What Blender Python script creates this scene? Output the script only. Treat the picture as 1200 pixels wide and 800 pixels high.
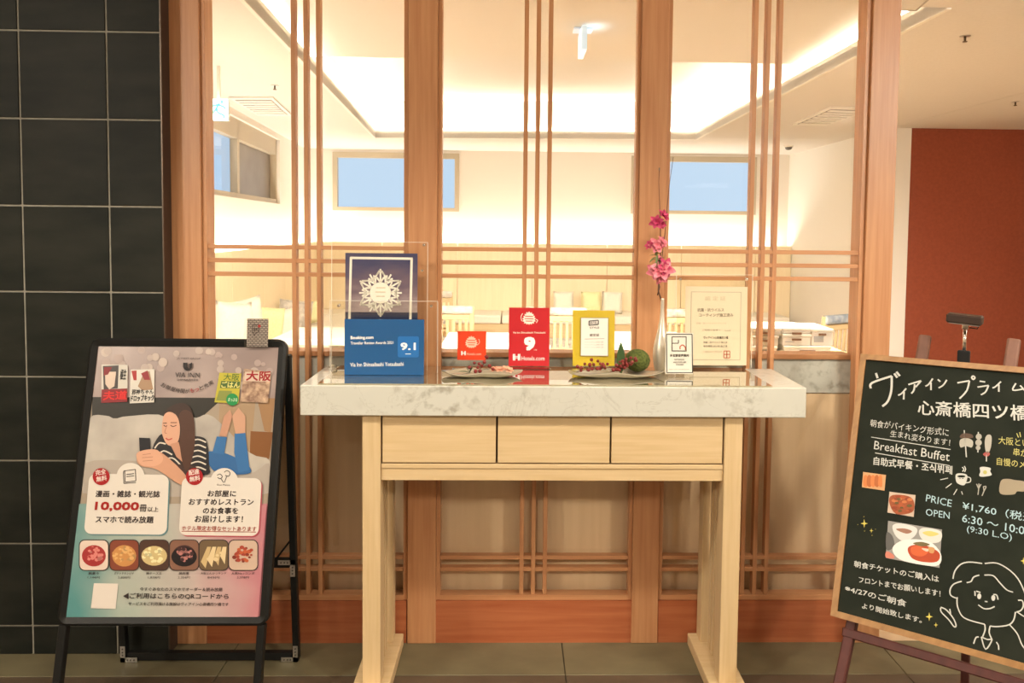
import bpy, bmesh, math, random
from mathutils import Vector, Matrix
random.seed(7)
PI = math.pi
S = bpy.context.scene
COL = S.collection
for o in list(bpy.data.objects): bpy.data.objects.remove(o)

# ------------------------------------------------------------------ camera
F = 870.0; PX, PY = 622.0, 312.0; CAM_H = 1.45; CAM_D = 2.5391584
AX = Vector((0.99970674, 0.00939724, 0.02231874))      # world X seen in camera space (x right, y down, z forward)
AY = Vector((-0.02180474, -0.0516428, 0.99842755))
AZ = Vector((0.01053507, -0.99862141, -0.05142276))
CAMLOC = Vector((0, -CAM_D, CAM_H))
cd = bpy.data.cameras.new('camera'); cam = bpy.data.objects.new('camera', cd); COL.objects.link(cam)
cd.sensor_fit = 'HORIZONTAL'; cd.sensor_width = 36.0; cd.lens = F / 1200 * 36
cd.shift_x = -(PX - 600) / 1200; cd.shift_y = (PY - 400) / 1200
cd.clip_start = 0.05; cd.clip_end = 60
R = Matrix(((AX.x, -AX.y, -AX.z), (AY.x, -AY.y, -AY.z), (AZ.x, -AZ.y, -AZ.z)))
cam.matrix_world = Matrix.Translation(CAMLOC) @ R.to_4x4()
S.camera = cam

# ------------------------------------------------------------------ world and exposure
W = bpy.data.worlds.new('dusk_sky'); S.world = W; W.use_nodes = True
wb = W.node_tree.nodes['Background']; wb.inputs[0].default_value = (0.44, 0.56, 0.68, 1); wb.inputs[1].default_value = 1.1
S.view_settings.view_transform = 'Standard'; S.view_settings.look = 'None'
S.view_settings.gamma = 1.0; S.view_settings.use_curve_mapping = False
S.view_settings.exposure = 0.40

# ------------------------------------------------------------------ lamps
def area(name, loc, sx, sy, power, col, rot, par=None, spread=PI):
    l = bpy.data.lights.new(name, 'AREA'); l.shape = 'RECTANGLE'; l.size = sx; l.size_y = sy
    l.energy = power; l.color = col; l.spread = spread
    o = bpy.data.objects.new(name, l); COL.objects.link(o); o.location = loc; o.rotation_euler = rot
    return o
WARM = (1.0, 0.905, 0.77); COVE = (1.0, 0.925, 0.82)
def down_or_fill(x, y, power, spot=None):
    l = bpy.data.lights.new('lobby_down_or_fill', 'SPOT' if spot else 'POINT'); l.energy = power; l.color = WARM; l.shadow_soft_size = 0.07
    if spot: l.spot_size = math.radians(spot); l.spot_blend = 0.6
    o = bpy.data.objects.new('lobby_down_or_fill', l); COL.objects.link(o); o.location = (x, y, 2.30)
for x in (-1.5, -0.45, 0.6, 1.65): down_or_fill(x, -1.25, 41, 140)
for x in (-1.0, 1.2): down_or_fill(x, -3.1, 70, 140)
down_or_fill(-2.2, -1.6, 14); down_or_fill(2.2, -1.5, 26); down_or_fill(-3.0, -3.3, 110); down_or_fill(3.0, -3.3, 150)  # added bare point lamps out of view, fill light for the upper posts
area('lobby_light', (4.1, 0.5, 2.36), 1.0, 1.6, 34, WARM, (0, 0, 0))

# ------------------------------------------------------------------ pixel helpers (1200 x 800 frame) onto real planes
def ray(x, y):
    c = Vector(((x - PX) / F, (y - PY) / F, 1.0))
    return Vector((AX.dot(c), AY.dot(c), AZ.dot(c)))
def at(x, y, **k):
    a, v = list(k.items())[0]; i = 'XYZ'.index(a); r = ray(x, y)
    return CAMLOC + r * ((v - CAMLOC[i]) / r[i])
class Plane:
    def __init__(s, o, u, v):
        s.o = Vector(o); s.u = Vector(u).normalized(); s.v = Vector(v).normalized(); s.n = s.u.cross(s.v)   # n faces the viewer
    def px(s, x, y):
        r = ray(x, y); t = (s.o - CAMLOC).dot(s.n) / r.dot(s.n); q = CAMLOC + r * t - s.o
        return Vector((q.dot(s.u), q.dot(s.v)))
    def w(s, u, v, off=0.0):
        return s.o + s.u * u + s.v * v + s.n * off

# ------------------------------------------------------------------ materials
def s2l(c):
    return tuple(((x / 255) / 12.92 if x / 255 <= 0.04045 else ((x / 255 + 0.055) / 1.055) ** 2.4) for x in c)
MATS = {}
def mat(name, col, rough=0.5, metal=0.0, spec=0.5, emit=None, es=0.0, coat=0.0, srgb=False, sheen=0):
    if name in MATS: return MATS[name]
    if srgb: col = s2l(col)
    m = bpy.data.materials.new(name); m.use_nodes = True; b = m.node_tree.nodes['Principled BSDF']
    b.inputs['Base Color'].default_value = (*col, 1); b.inputs['Roughness'].default_value = rough
    b.inputs['Metallic'].default_value = metal; b.inputs['Specular IOR Level'].default_value = spec
    b.inputs['Coat Weight'].default_value = coat
    if emit: b.inputs['Emission Color'].default_value = (*emit, 1); b.inputs['Emission Strength'].default_value = es
    MATS[name] = m; return m
def nodes(m): return m.node_tree.nodes, m.node_tree.links, m.node_tree.nodes['Principled BSDF']
def noisy(name, c1, c2, scale, rough=0.5, detail=4, stretch=(1, 1, 1), bump=0.0, lo=0.3, hi=0.7, coords='Object', coat=0.0, spec=0.5, metal=0.0, dist=0.0):
    m = mat(name, c1, rough, metal=metal, spec=spec, coat=coat); n, l, b = nodes(m)
    tc = n.new('ShaderNodeTexCoord'); mp = n.new('ShaderNodeMapping'); mp.inputs['Scale'].default_value = stretch
    nz = n.new('ShaderNodeTexNoise'); nz.inputs['Scale'].default_value = scale; nz.inputs['Detail'].default_value = detail
    nz.inputs['Distortion'].default_value = dist
    rp = n.new('ShaderNodeValToRGB'); rp.color_ramp.elements[0].position = lo; rp.color_ramp.elements[1].position = hi
    rp.color_ramp.elements[0].color = (*c1, 1); rp.color_ramp.elements[1].color = (*c2, 1)
    l.new(tc.outputs[coords], mp.inputs[0]); l.new(mp.outputs[0], nz.inputs['Vector']); l.new(nz.outputs[0], rp.inputs[0]); l.new(rp.outputs[0], b.inputs['Base Color'])
    if bump:
        bp = n.new('ShaderNodeBump'); bp.inputs['Strength'].default_value = bump; bp.inputs['Distance'].default_value = 0.002
        l.new(nz.outputs[0], bp.inputs['Height']); l.new(bp.outputs[0], b.inputs['Normal'])
    return m
red1, red2 = (0.46, 0.205, 0.088), (0.56, 0.285, 0.132)
wood_v = noisy('cedar_vertical', red1, red2, 5, 0.42, 5, (16, 16, 0.7), 0.05)
wood_h = noisy('cedar_horizontal', red1, red2, 5, 0.42, 5, (0.7, 16, 16), 0.05)
base_h = noisy('cedar_baseboard', (0.33, 0.085, 0.03), (0.43, 0.14, 0.055), 4, 0.38, 6, (0.8, 14, 14), 0.05, dist=0.4)
pale_v = noisy('maple_vertical', (0.60, 0.43, 0.22), (0.67, 0.50, 0.28), 6, 0.45, 5, (18, 18, 0.8), 0.04)
pale_h = noisy('maple_horizontal', (0.60, 0.43, 0.22), (0.67, 0.50, 0.28), 6, 0.45, 5, (0.8, 18, 18), 0.04)
cab = noisy('cabinet_veneer', (0.72, 0.52, 0.31), (0.78, 0.58, 0.36), 4, 0.5, 5, (10, 10, 0.6))
wains = noisy('wainscot_veneer', (0.82, 0.67, 0.43), (0.86, 0.72, 0.48), 5, 0.5, 4, (10, 10, 0.6))
easel_w = noisy('dark_red_easel_wood', (0.060, 0.012, 0.008), (0.085, 0.018, 0.012), 5, 0.6, 4, (10, 10, 1))
easel_b = noisy('brown_easel_wood', (0.15, 0.065, 0.038), (0.19, 0.085, 0.052), 5, 0.6, 4, (10, 10, 1))
frame_w = noisy('honey_board_frame', (0.25, 0.118, 0.030), (0.34, 0.175, 0.052), 8, 0.45, 5, (3, 12, 3), 0.06)
tile_m = noisy('charcoal_tile', (0.011, 0.0125, 0.010), (0.022, 0.0225, 0.017), 5, 0.5, 6, (1, 1, 3), 0.15, spec=0.1)
grout_m = noisy('grout', (0.24, 0.225, 0.175), (0.32, 0.30, 0.24), 30, 0.9)
corner_m = mat('brown_metal_edge', (0.055, 0.035, 0.026), 0.4, metal=0.3)
ftile = noisy('floor_tile_stone', (0.120, 0.100, 0.052), (0.160, 0.135, 0.072), 7, 0.5, 8, (1, 2, 1), 0.05)
ftile2 = noisy('floor_tile_stone_brown', (0.082, 0.056, 0.033), (0.105, 0.073, 0.044), 7, 0.5, 8, (1, 2, 1), 0.05)
fgrout = mat('floor_grout', (0.07, 0.055, 0.035), 0.9)
ifloor = noisy('dining_floor_wood', (0.50, 0.36, 0.22), (0.58, 0.43, 0.28), 3, 0.5, 4, (1, 8, 1))
ceil_m = noisy('ceiling_paint', (0.70, 0.65, 0.58), (0.73, 0.68, 0.61), 60, 0.85, bump=0.05)
iwall = noisy('cream_wallpaper', (0.80, 0.74, 0.66), (0.83, 0.77, 0.69), 80, 0.9)
white_p = mat('white_paint', (0.80, 0.76, 0.68), 0.7)
redwall = noisy('rust_red_plaster', (0.255, 0.052, 0.02), (0.30, 0.065, 0.026), 40, 0.8, 8, bump=0.15)
lobbyw = noisy('lobby_plaster', (0.45, 0.36, 0.26), (0.5, 0.4, 0.29), 30, 0.85)
winframe = mat('beige_window_frame', (0.50, 0.42, 0.30), 0.5)
metal_m = mat('brushed_metal', (0.62, 0.60, 0.56), 0.3, metal=1)
chrome = mat('chrome', (0.8, 0.79, 0.76), 0.12, metal=1)
black_m = mat('black_anodised', (0.009, 0.009, 0.008), 0.42, spec=0.2)
black_p = mat('black_plastic', (0.012, 0.012, 0.012), 0.5, spec=0.25)
fab_w = noisy('cream_fabric', (0.74, 0.68, 0.56), (0.80, 0.74, 0.62), 60, 0.9, bump=0.2)
fab_y = noisy('pale_yellow_fabric', (0.74, 0.68, 0.36), (0.80, 0.74, 0.42), 60, 0.9, bump=0.2)
fab_g = noisy('grey_marbled_fabric', (0.36, 0.32, 0.27), (0.72, 0.66, 0.56), 16, 0.9, 6, bump=0.2)
fab_b = noisy('blue_grey_fabric', (0.13, 0.18, 0.24), (0.45, 0.47, 0.48), 14, 0.9, 6, bump=0.2)

def marble():
    m = mat('white_marble', (0.7, 0.66, 0.58), 0.16, coat=0.2); n, l, b = nodes(m)
    tc = n.new('ShaderNodeTexCoord')
    n1 = n.new('ShaderNodeTexNoise'); n1.inputs['Scale'].default_value = 6; n1.inputs['Detail'].default_value = 10; n1.inputs['Distortion'].default_value = 1.4; n1.inputs['Roughness'].default_value = 0.62
    r1 = n.new('ShaderNodeValToRGB'); e = r1.color_ramp.elements
    e[0].position = 0.30; e[0].color = (0, 0, 0, 1); e[1].position = 0.72; e[1].color = (0, 0, 0, 1)
    for p, v in ((0.49, 0.0), (0.50, 0.28), (0.51, 0.0)):
        q = r1.color_ramp.elements.new(p); q.color = (v, v, v, 1)
    n2 = n.new('ShaderNodeTexNoise'); n2.inputs['Scale'].default_value = 34; n2.inputs['Detail'].default_value = 8
    r2 = n.new('ShaderNodeValToRGB'); r2.color_ramp.elements[0].position = 0.50; r2.color_ramp.elements[0].color = (0, 0, 0, 1); r2.color_ramp.elements[1].position = 0.68; r2.color_ramp.elements[1].color = (0.62, 0.62, 0.62, 1)
    n3 = n.new('ShaderNodeTexNoise'); n3.inputs['Scale'].default_value = 4.2
    r3 = n.new('ShaderNodeValToRGB'); r3.color_ramp.elements[0].position = 0.45; r3.color_ramp.elements[1].position = 0.65
    mu = n.new('ShaderNodeMath'); mu.operation = 'MULTIPLY'; ad = n.new('ShaderNodeMath'); ad.operation = 'ADD'; ad.use_clamp = True
    mx = n.new('ShaderNodeMixRGB'); mx.inputs[1].default_value = (0.59, 0.585, 0.51, 1); mx.inputs[2].default_value = (0.25, 0.22, 0.165, 1)
    for q in (n1, n2, n3): l.new(tc.outputs['Object'], q.inputs['Vector'])
    l.new(n1.outputs[0], r1.inputs[0]); l.new(n2.outputs[0], r2.inputs[0]); l.new(n3.outputs[0], r3.inputs[0])
    l.new(r2.outputs[0], mu.inputs[0]); l.new(r3.outputs[0], mu.inputs[1]); l.new(r1.outputs[0], ad.inputs[0]); l.new(mu.outputs[0], ad.inputs[1])
    l.new(ad.outputs[0], mx.inputs[0]); l.new(mx.outputs[0], b.inputs['Base Color']); return m
marble_m = marble()
def glass(name, tint=(1, 1, 1), refl=1.0, ior=1.5, rough=0.0):
    m = bpy.data.materials.new(name); m.use_nodes = True; n = m.node_tree.nodes; l = m.node_tree.links; n.clear()
    o = n.new('ShaderNodeOutputMaterial'); mx = n.new('ShaderNodeMixShader'); t = n.new('ShaderNodeBsdfTransparent'); g = n.new('ShaderNodeBsdfGlossy')
    fr = n.new('ShaderNodeFresnel'); fr.inputs[0].default_value = ior; mu = n.new('ShaderNodeMath'); mu.operation = 'MULTIPLY'; mu.inputs[1].default_value = refl
    t.inputs[0].default_value = (*tint, 1); g.inputs['Roughness'].default_value = rough
    ge = n.new('ShaderNodeNewGeometry'); iv = n.new('ShaderNodeMath'); iv.operation = 'SUBTRACT'; iv.inputs[0].default_value = 1.0; m2 = n.new('ShaderNodeMath'); m2.operation = 'MULTIPLY'; m2.use_clamp = True
    l.new(ge.outputs['Backfacing'], iv.inputs[1]); l.new(fr.outputs[0], mu.inputs[0]); l.new(mu.outputs[0], m2.inputs[0]); l.new(iv.outputs[0], m2.inputs[1]); l.new(m2.outputs[0], mx.inputs[0]); l.new(t.outputs[0], mx.inputs[1]); l.new(g.outputs[0], mx.inputs[2]); l.new(mx.outputs[0], o.inputs[0])
    return m
glass_m = glass('clear_glass', (0.985, 0.985, 0.98), 1.4)
acryl = glass('clear_acrylic', (0.985, 0.98, 0.96), 1.8)
top_glass = glass('glass_top_sheet', (0.97, 0.95, 0.88), 2.6)

# ------------------------------------------------------------------ mesh builder
class MB:
    def __init__(s): s.bm = bmesh.new()
    def box(s, x0, x1, y0, y1, z0, z1, bev=0.0, M=None):
        t = bmesh.new(); vs = [t.verts.new((x, y, z)) for z in (z0, z1) for y in (y0, y1) for x in (x0, x1)]
        for f in ((0, 2, 3, 1), (4, 5, 7, 6), (0, 1, 5, 4), (2, 6, 7, 3), (0, 4, 6, 2), (1, 3, 7, 5)): t.faces.new([vs[i] for i in f])
        if bev: bmesh.ops.bevel(t, geom=t.edges[:], offset=bev, segments=2 if bev > 0.004 else 1, affect='EDGES', profile=0.5)
        s.merge(t, M); return s
    def merge(s, t, M=None, smooth=False):
        if M is not None: bmesh.ops.transform(t, matrix=M, verts=t.verts[:])
        mp = {}
        for v in t.verts: mp[v] = s.bm.verts.new(v.co)
        for f in t.faces:
            try:
                g = s.bm.faces.new([mp[v] for v in f.verts]); g.smooth = smooth or f.smooth
            except ValueError: pass
        t.free()
    def bar(s, a, b, w, d, up=(0, 0, 1), bev=0.0):
        a = Vector(a); b = Vector(b); z = (b - a); L = z.length; z.normalize(); u = Vector(up)
        if abs(z.dot(u)) > 0.98: u = Vector((0, 1, 0))
        x = u.cross(z).normalized(); y = z.cross(x)
        M = Matrix(((x.x, y.x, z.x, a.x), (x.y, y.y, z.y, a.y), (x.z, y.z, z.z, a.z), (0, 0, 0, 1)))
        return s.box(-w / 2, w / 2, -d / 2, d / 2, 0, L, bev, M)
    def tube(s, pts, r, seg=8, cap=True):
        pts = [Vector(p) for p in pts]; n = len(pts); rs = r if isinstance(r, (list, tuple)) else [r] * n; rings = []
        for i, p in enumerate(pts):
            d = (pts[min(i + 1, n - 1)] - pts[max(i - 1, 0)]).normalized(); u = Vector((0, 0, 1)) if abs(d.z) < 0.9 else Vector((0, 1, 0))
            x = u.cross(d).normalized(); y = d.cross(x)
            rings.append([s.bm.verts.new(p + (x * math.cos(2 * PI * k / seg) + y * math.sin(2 * PI * k / seg)) * rs[i]) for k in range(seg)])
        for a, b in zip(rings, rings[1:]):
            for k in range(seg):
                f = s.bm.faces.new((a[k], a[(k + 1) % seg], b[(k + 1) % seg], b[k])); f.smooth = True
        if cap: s.bm.faces.new(rings[0][::-1]); s.bm.faces.new(rings[-1])
        return s
    def lathe(s, prof, c, seg=32):
        rings = []
        for r, z in prof:
            rings.append([s.bm.verts.new((c[0] + max(r, 1e-4) * math.cos(2 * PI * k / seg), c[1] + max(r, 1e-4) * math.sin(2 * PI * k / seg), c[2] + z)) for k in range(seg)])
        for a, b in zip(rings, rings[1:]):
            for k in range(seg):
                f = s.bm.faces.new((a[k], a[(k + 1) % seg], b[(k + 1) % seg], b[k])); f.smooth = True
        s.bm.faces.new(rings[0][::-1]); s.bm.faces.new(rings[-1]); return s
    def ball(s, c, r, sub=2, sc=(1, 1, 1), jit=0.0):
        t = bmesh.new(); bmesh.ops.create_icosphere(t, subdivisions=sub, radius=r)
        for v in t.verts:
            k = 1 + random.uniform(-jit, jit); v.co = Vector((v.co.x * sc[0] * k, v.co.y * sc[1] * k, v.co.z * sc[2] * k)) + Vector(c)
        s.merge(t, smooth=True); return s
    def prism(s, pts, z0, z1):
        lo = [s.bm.verts.new((p[0], p[1], z0)) for p in pts]; hi = [s.bm.verts.new((p[0], p[1], z1)) for p in pts]; n = len(pts)
        s.bm.faces.new(lo[::-1]); s.bm.faces.new(hi)
        for i in range(n): s.bm.faces.new((lo[i], lo[(i + 1) % n], hi[(i + 1) % n], hi[i]))
        return s
    def poly(s, pl, uv, off, thick=0.0):
        """flat outline in a plane; optional thickness behind it"""
        vs = [s.bm.verts.new(pl.w(p[0], p[1], off)) for p in uv]
        f = s.bm.faces.new(vs)
        if thick:
            vb = [s.bm.verts.new(pl.w(p[0], p[1], off - thick)) for p in uv]; s.bm.faces.new(vb[::-1]); n = len(vs)
            for i in range(n): s.bm.faces.new((vs[i], vb[i], vb[(i + 1) % n], vs[(i + 1) % n]))
        return s
    def grid(s, fn, nu, nv, closed=False):
        g = [[s.bm.verts.new(fn(i / nu, j / nv)) for j in range(nv + 1)] for i in range(nu + 1)]
        for i in range(nu):
            for j in range(nv):
                f = s.bm.faces.new((g[i][j], g[i + 1][j], g[i + 1][j + 1], g[i][j + 1])); f.smooth = True
        return s
    def build(s, name, m, parent=None, tri=False):
        bmesh.ops.remove_doubles(s.bm, verts=s.bm.verts[:], dist=1e-6)
        bmesh.ops.recalc_face_normals(s.bm, faces=s.bm.faces[:])
        if tri: bmesh.ops.triangulate(s.bm, faces=[f for f in s.bm.faces if len(f.verts) > 4])
        root = parent
        while root is not None and root.parent: root = root.parent
        if root is not None: bmesh.ops.translate(s.bm, vec=-root.location, verts=s.bm.verts[:])
        me = bpy.data.meshes.new(name); s.bm.to_mesh(me); s.bm.free(); me.materials.append(m)
        o = bpy.data.objects.new(name, me); COL.objects.link(o)
        if parent is not None: o.parent = parent
        return o
def flat(name, pl, uv, m, parent, off=0.0004, thick=0.0):
    b = MB(); b.poly(pl, uv, off, thick); return b.build(name, m, parent, tri=True)
def pxs(pl, pts): return [pl.px(*p) for p in pts]
def smooth(pts, k=4):
    out = []; n = len(pts)
    for i in range(n):
        p0, p1, p2, p3 = [Vector(pts[(i + j - 1) % n]) for j in range(4)]
        for q in range(k):
            t = q / k; out.append(0.5 * ((2 * p1) + (p2 - p0) * t + (2 * p0 - 5 * p1 + 4 * p2 - p3) * t * t + (3 * p1 - p0 - 3 * p2 + p3) * t ** 3))
    return out
def circ(c, r, n=20, ry=None): return [(c[0] + r * math.cos(2 * PI * i / n), c[1] + (ry or r) * math.sin(2 * PI * i / n)) for i in range(n)]
def rrect(x0, y0, x1, y1, r, n=4):
    o = []
    for cx, cy, a in ((x1 - r, y1 - r, 0), (x0 + r, y1 - r, 90), (x0 + r, y0 + r, 180), (x1 - r, y0 + r, 270)):
        for i in range(n + 1):
            t = math.radians(a + 90 * i / n); o.append((cx + r * math.cos(t), cy + r * math.sin(t)))
    return o
def put(o, name=None, label=None, cat=None, group=None, kind=None):
    if label: o['label'] = label
    if cat: o['category'] = cat
    if group: o['group'] = group
    if kind: o['kind'] = kind
    return o
def thing(name, label, cat, loc=(0, 0, 0), group=None):
    o = bpy.data.objects.new(name, None); o.empty_display_size = 0.1; COL.objects.link(o); o.location = loc
    return put(o, label=label, cat=cat, group=group)
def struct(name, b, m, parent=None):
    o = b.build(name, m, parent)
    if parent is None: o['kind'] = 'structure'
    return o
def sroot(name, loc=(0, 0, 0)):
    o = bpy.data.objects.new(name, None); COL.objects.link(o); o.location = loc; o['kind'] = 'structure'; return o
def Bx(*a, **k): return MB().box(*a, **k)
def copy_tree(o, parent=None):
    c = o.copy(); COL.objects.link(c); c.parent = parent
    for ch in list(o.children): copy_tree(ch, c)
    return c

def text(body, pl, p0, p1, h, m, parent, bold=0.0, off=0.0008, uv=False, name='lettering', slant=0.0, jit=0.0):
    """flat lettering: baseline from p0 to p1 (photo pixels, or plane uv), letter height h in the same unit"""
    cu = bpy.data.curves.new('tmp', 'FONT'); cu.body = body; cjk = any(ord(c) > 0x2e80 for c in body); cu.size = 1; cu.offset = 0.0; cu.resolution_u = 2; cu.shear = slant
    ob = bpy.data.objects.new('tmp', cu); COL.objects.link(ob)
    dg = bpy.context.evaluated_depsgraph_get(); me = bpy.data.meshes.new_from_object(ob.evaluated_get(dg))
    bpy.data.objects.remove(ob); bpy.data.curves.remove(cu)
    if not len(me.vertices): print('EMPTY TEXT', body); return None
    xs = [v.co.x for v in me.vertices]; ys = [v.co.y for v in me.vertices]
    bx0, bx1, by0, by1 = min(xs), max(xs), min(ys), max(ys)
    if uv: a, b, c = Vector(p0), Vector(p1), None; hh = h
    else:
        a = pl.px(*p0); b = pl.px(*p1); hh = (pl.px(p0[0], p0[1] - h) - a).length
    d = b - a; L = d.length; e = d / L; q = Vector((-e.y, e.x)); sx = L / (bx1 - bx0); sy = hh / (by1 - by0)
    root = parent
    while root.parent: root = root.parent
    for v in me.vertices:
        x = (v.co.x - bx0) * sx; y = (v.co.y - by0) * sy
        if jit: y += math.sin(x / hh * 2.1 + a.x * 50) * hh * jit; 
        u = a + e * x + q * y; v.co = pl.w(u.x, u.y, off) - root.location
    if bold > 0:
        bb = bmesh.new(); bb.from_mesh(me); src = bb.verts[:] + bb.edges[:] + bb.faces[:]
        for k, (dx, dy) in enumerate(((1, 0), (0, 1), (1, 1))):
            g = bmesh.ops.duplicate(bb, geom=src)['geom']; vv = [x for x in g if isinstance(x, bmesh.types.BMVert)]; d_ = e * dx + q * dy
            bmesh.ops.translate(bb, verts=vv, vec=(pl.u * d_.x + pl.v * d_.y) * hh * bold * (2.0 if cjk else 3.0) + pl.n * 0.00002 * (k + 1))
        bb.to_mesh(me); bb.free()
    me.materials.clear(); me.materials.append(m); o = bpy.data.objects.new(name, me); COL.objects.link(o); o.parent = parent; o.data.name = name
    return o
def strokes(pl, lines, wpx, m, parent, off=0.0009, name='chalk_drawing', closed=False):
    """chalk / ink lines as flat ribbons through pixel points"""
    b = MB()
    for ln in lines:
        P = pxs(pl, ln)
        if len(P) > 2:
            Q = []
            for i in range(len(P) - 1):
                p0 = P[max(i - 1, 0)]; p1 = P[i]; p2 = P[i + 1]; p3 = P[min(i + 2, len(P) - 1)]
                for k in range(4):
                    t = k / 4; Q.append(0.5 * ((2 * p1) + (p2 - p0) * t + (2 * p0 - 5 * p1 + 4 * p2 - p3) * t * t + (3 * p1 - p0 - 3 * p2 + p3) * t ** 3))
            Q.append(P[-1]); P = Q
        w = wpx * (pl.px(ln[0][0] + 1, ln[0][1]) - pl.px(*ln[0])).length / 2
        L = []; Rr = []
        for i, p in enumerate(P):
            d = (P[min(i + 1, len(P) - 1)] - P[max(i - 1, 0)])
            if d.length < 1e-9: continue
            d.normalize(); n = Vector((-d.y, d.x)) * w
            L.append(b.bm.verts.new(pl.w((p + n).x, (p + n).y, off))); Rr.append(b.bm.verts.new(pl.w((p - n).x, (p - n).y, off)))
        for i in range(len(L) - 1): b.bm.faces.new((L[i], Rr[i], Rr[i + 1], L[i + 1]))
    return b.build(name, m, parent)
inks = {}
def ink(r, g, b, rough=0.6):
    k = (r, g, b, rough)
    if k not in inks: inks[k] = mat('ink_%d' % len(inks), (r, g, b), rough, srgb=True, spec=0.3)
    return inks[k]

# =================================================================== THE SETTING
CZ = 2.38
YB = 6.55
YR = 4.09
# left wall of the dining room runs at a slight angle
LW0 = Vector((-1.94, 0.12)); 
_c = at(358, 260, Y=YB); LW1 = Vector((_c.x, YB))
XR = 3.36
fl = struct('floor', Bx(-4.2, 5.6, -5.0, 0.0, -0.10, -0.006), fgrout)
random.seed(3)
rows = [(-0.199, 0.0, ftile), (-0.759, -0.199, ftile2), (-1.319, -0.759, ftile2), (-1.879, -1.319, ftile2), (-2.439, -1.879, ftile2)]
for y0, y1, m in rows:
    x = -3.19
    while x < 4.4:
        Bx(x + 0.0015, x + 1.1215, y0 + 0.0015, y1 - 0.0015, -0.0055, 0.0, bev=0.001).build('floor_tile', m, fl); x += 1.123
struct('floor', Bx(-3.2, 5.6, 0.0, YB + 0.3, -0.10, 0.0), ifloor)

# tiled wall at the left
wl = struct('wall_left', Bx(-4.2, -1.1535, -0.070, -0.016, 0, CZ), grout_m)
z = 0.098 - 0.2817
while z < CZ:
    x = -1.327; xs = [(-1.3235, -1.1545)]
    while x > -4.1: xs.append((x - 0.277, x - 0.0035)); x -= 0.2805
    for a, b in xs:
        Bx(a, b, -0.0745, -0.069, max(z + 0.003, 0.001), min(z + 0.2787, CZ - 0.002), bev=0.0012).build('tile', tile_m, wl)
    z += 0.2817
Bx(-1.1533, -1.1515, -0.070, -0.016, 0, CZ).build('corner_edge', corner_m, wl)
Bx(-4.2, -1.1575, -0.0155, 0.12, 0, CZ).build('backing', grout_m, wl)
Bx(-1.1543, -1.1500, -0.077, -0.0701, 0, CZ).build('metal_strip', mat('dull_bronze', (0.10, 0.075, 0.055), 0.4, metal=0.6), wl)

# glazed cedar partition
pt = sroot('wall_back')
def pp(name, m, *a, **k): return Bx(*a, **k).build(name, m, pt)
posts = [(-1.157, -1.054), (-0.361, -0.262), (0.422, 0.515), (1.206, 1.302)]
for a, b in posts: pp('post', wood_v, a, b, -0.015, 0.10, 0, CZ, bev=0.002)
for a, b in ((-1.0535, -1.039), (-0.376, -0.3615), (-0.2615, -0.248), (0.410, 0.4215), (0.5155, 0.528), (1.190, 1.2055)):
    pp('frame_strip', wood_v, a, b, -0.004, 0.034, 0.1515, CZ)
bays = [(-1.039, -0.376), (-0.248, 0.410), (0.528, 1.190)]
bx = [(-0.748, -0.706, -0.664), (0.035, 0.076, 0.117), (0.813, 0.856, 0.897)]
for (a, b), vs in zip(bays, bx):
    for v in vs: pp('lattice_bar', wood_v, v - 0.0072, v + 0.0072, -0.002, 0.028, 0.1695, CZ - 0.041, bev=0.001)
    for zz in (1.376, 1.330, 1.284, 0.300, 0.258): pp('lattice_bar', wood_h, a + .0003, b - .0003, 0.000, 0.026, zz - 0.0068, zz + 0.0068, bev=0.001)
    pp('bottom_rail', wood_h, a, b, -0.006, 0.034, 0.1515, 0.169)
    pp('baseboard', base_h, a - 0.014, b + 0.012, -0.010, 0.055, 0, 0.150)
    pp('top_rail', wood_h, a, b, -0.006, 0.034, CZ - 0.04, CZ)
    pp('glass_pane', glass_m, a, b, 0.040, 0.046, 0.152, CZ - 0.03)
# a low counter behind the glass
ct = thing('counter', 'long low counter behind the glass partition with cedar ledge and marble band', 'counter', (0.07, 0.12, 0))
for (a, b) in ((-1.0537, -0.3613), (-0.2617, 0.4217), (0.5153, 1.2057)):
    Bx(a + 0.0003, b - 0.0003, 0.056, 0.135, 0.995, 1.012, bev=0.001).build('ledge', wood_h, ct)
    Bx(a + 0.0003, b - 0.0003, 0.066, 0.095, 0.873, 0.994).build('marble_band', marble_m, ct)
    Bx(a + 0.0003, b - 0.0003, 0.064, 0.095, 0.0005, 0.869).build('panel', cab, ct)

# ceilings
struct('ceiling', Bx(-4.2, 5.6, -5.0, 0.1, CZ, CZ + 0.1), ceil_m)
struct('ceiling', Bx(XR + 0.005, 5.6, 0.1, YR + 0.1, CZ, CZ + 0.1), ceil_m)
def q2(x, y, z=CZ): p = at(x, y, Z=z); return Vector((p.x, p.y))
Lf = q2(440, 161); Rf = q2(815, 163); l2 = q2(347, 63); r2 = q2(1012, 60)
def ext(a, b, Y): t = (Y - a.y) / (b.y - a.y); return a + (b - a) * t
YN = 0.55
Ln = ext(Lf, l2, YN); Rn = ext(Rf, r2, YN)
def lw(Y): return ext(LW0, LW1, Y)
sof = MB()
sof.prism([(lw(0.1).x - 0.1, 0.1), (XR, 0.1), (XR, YN), (lw(YN).x - 0.1, YN)], CZ, CZ + 0.05)
sof.prism([(lw(YN).x - 0.1, YN), Ln, Lf, (lw(Lf.y).x - 0.1, Lf.y)], CZ, CZ + 0.05)
sof.prism([Rn, (XR, YN), (XR, Rf.y), Rf], CZ, CZ + 0.05)
sof.prism([(lw(Lf.y).x - 0.1, Lf.y), Lf, Rf, (XR, Rf.y), (XR, YB + 0.1), (LW1.x - 0.2, YB + 0.1)], CZ, CZ + 0.05)
struct('ceiling', sof, ceil_m)
E = 0.17
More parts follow.
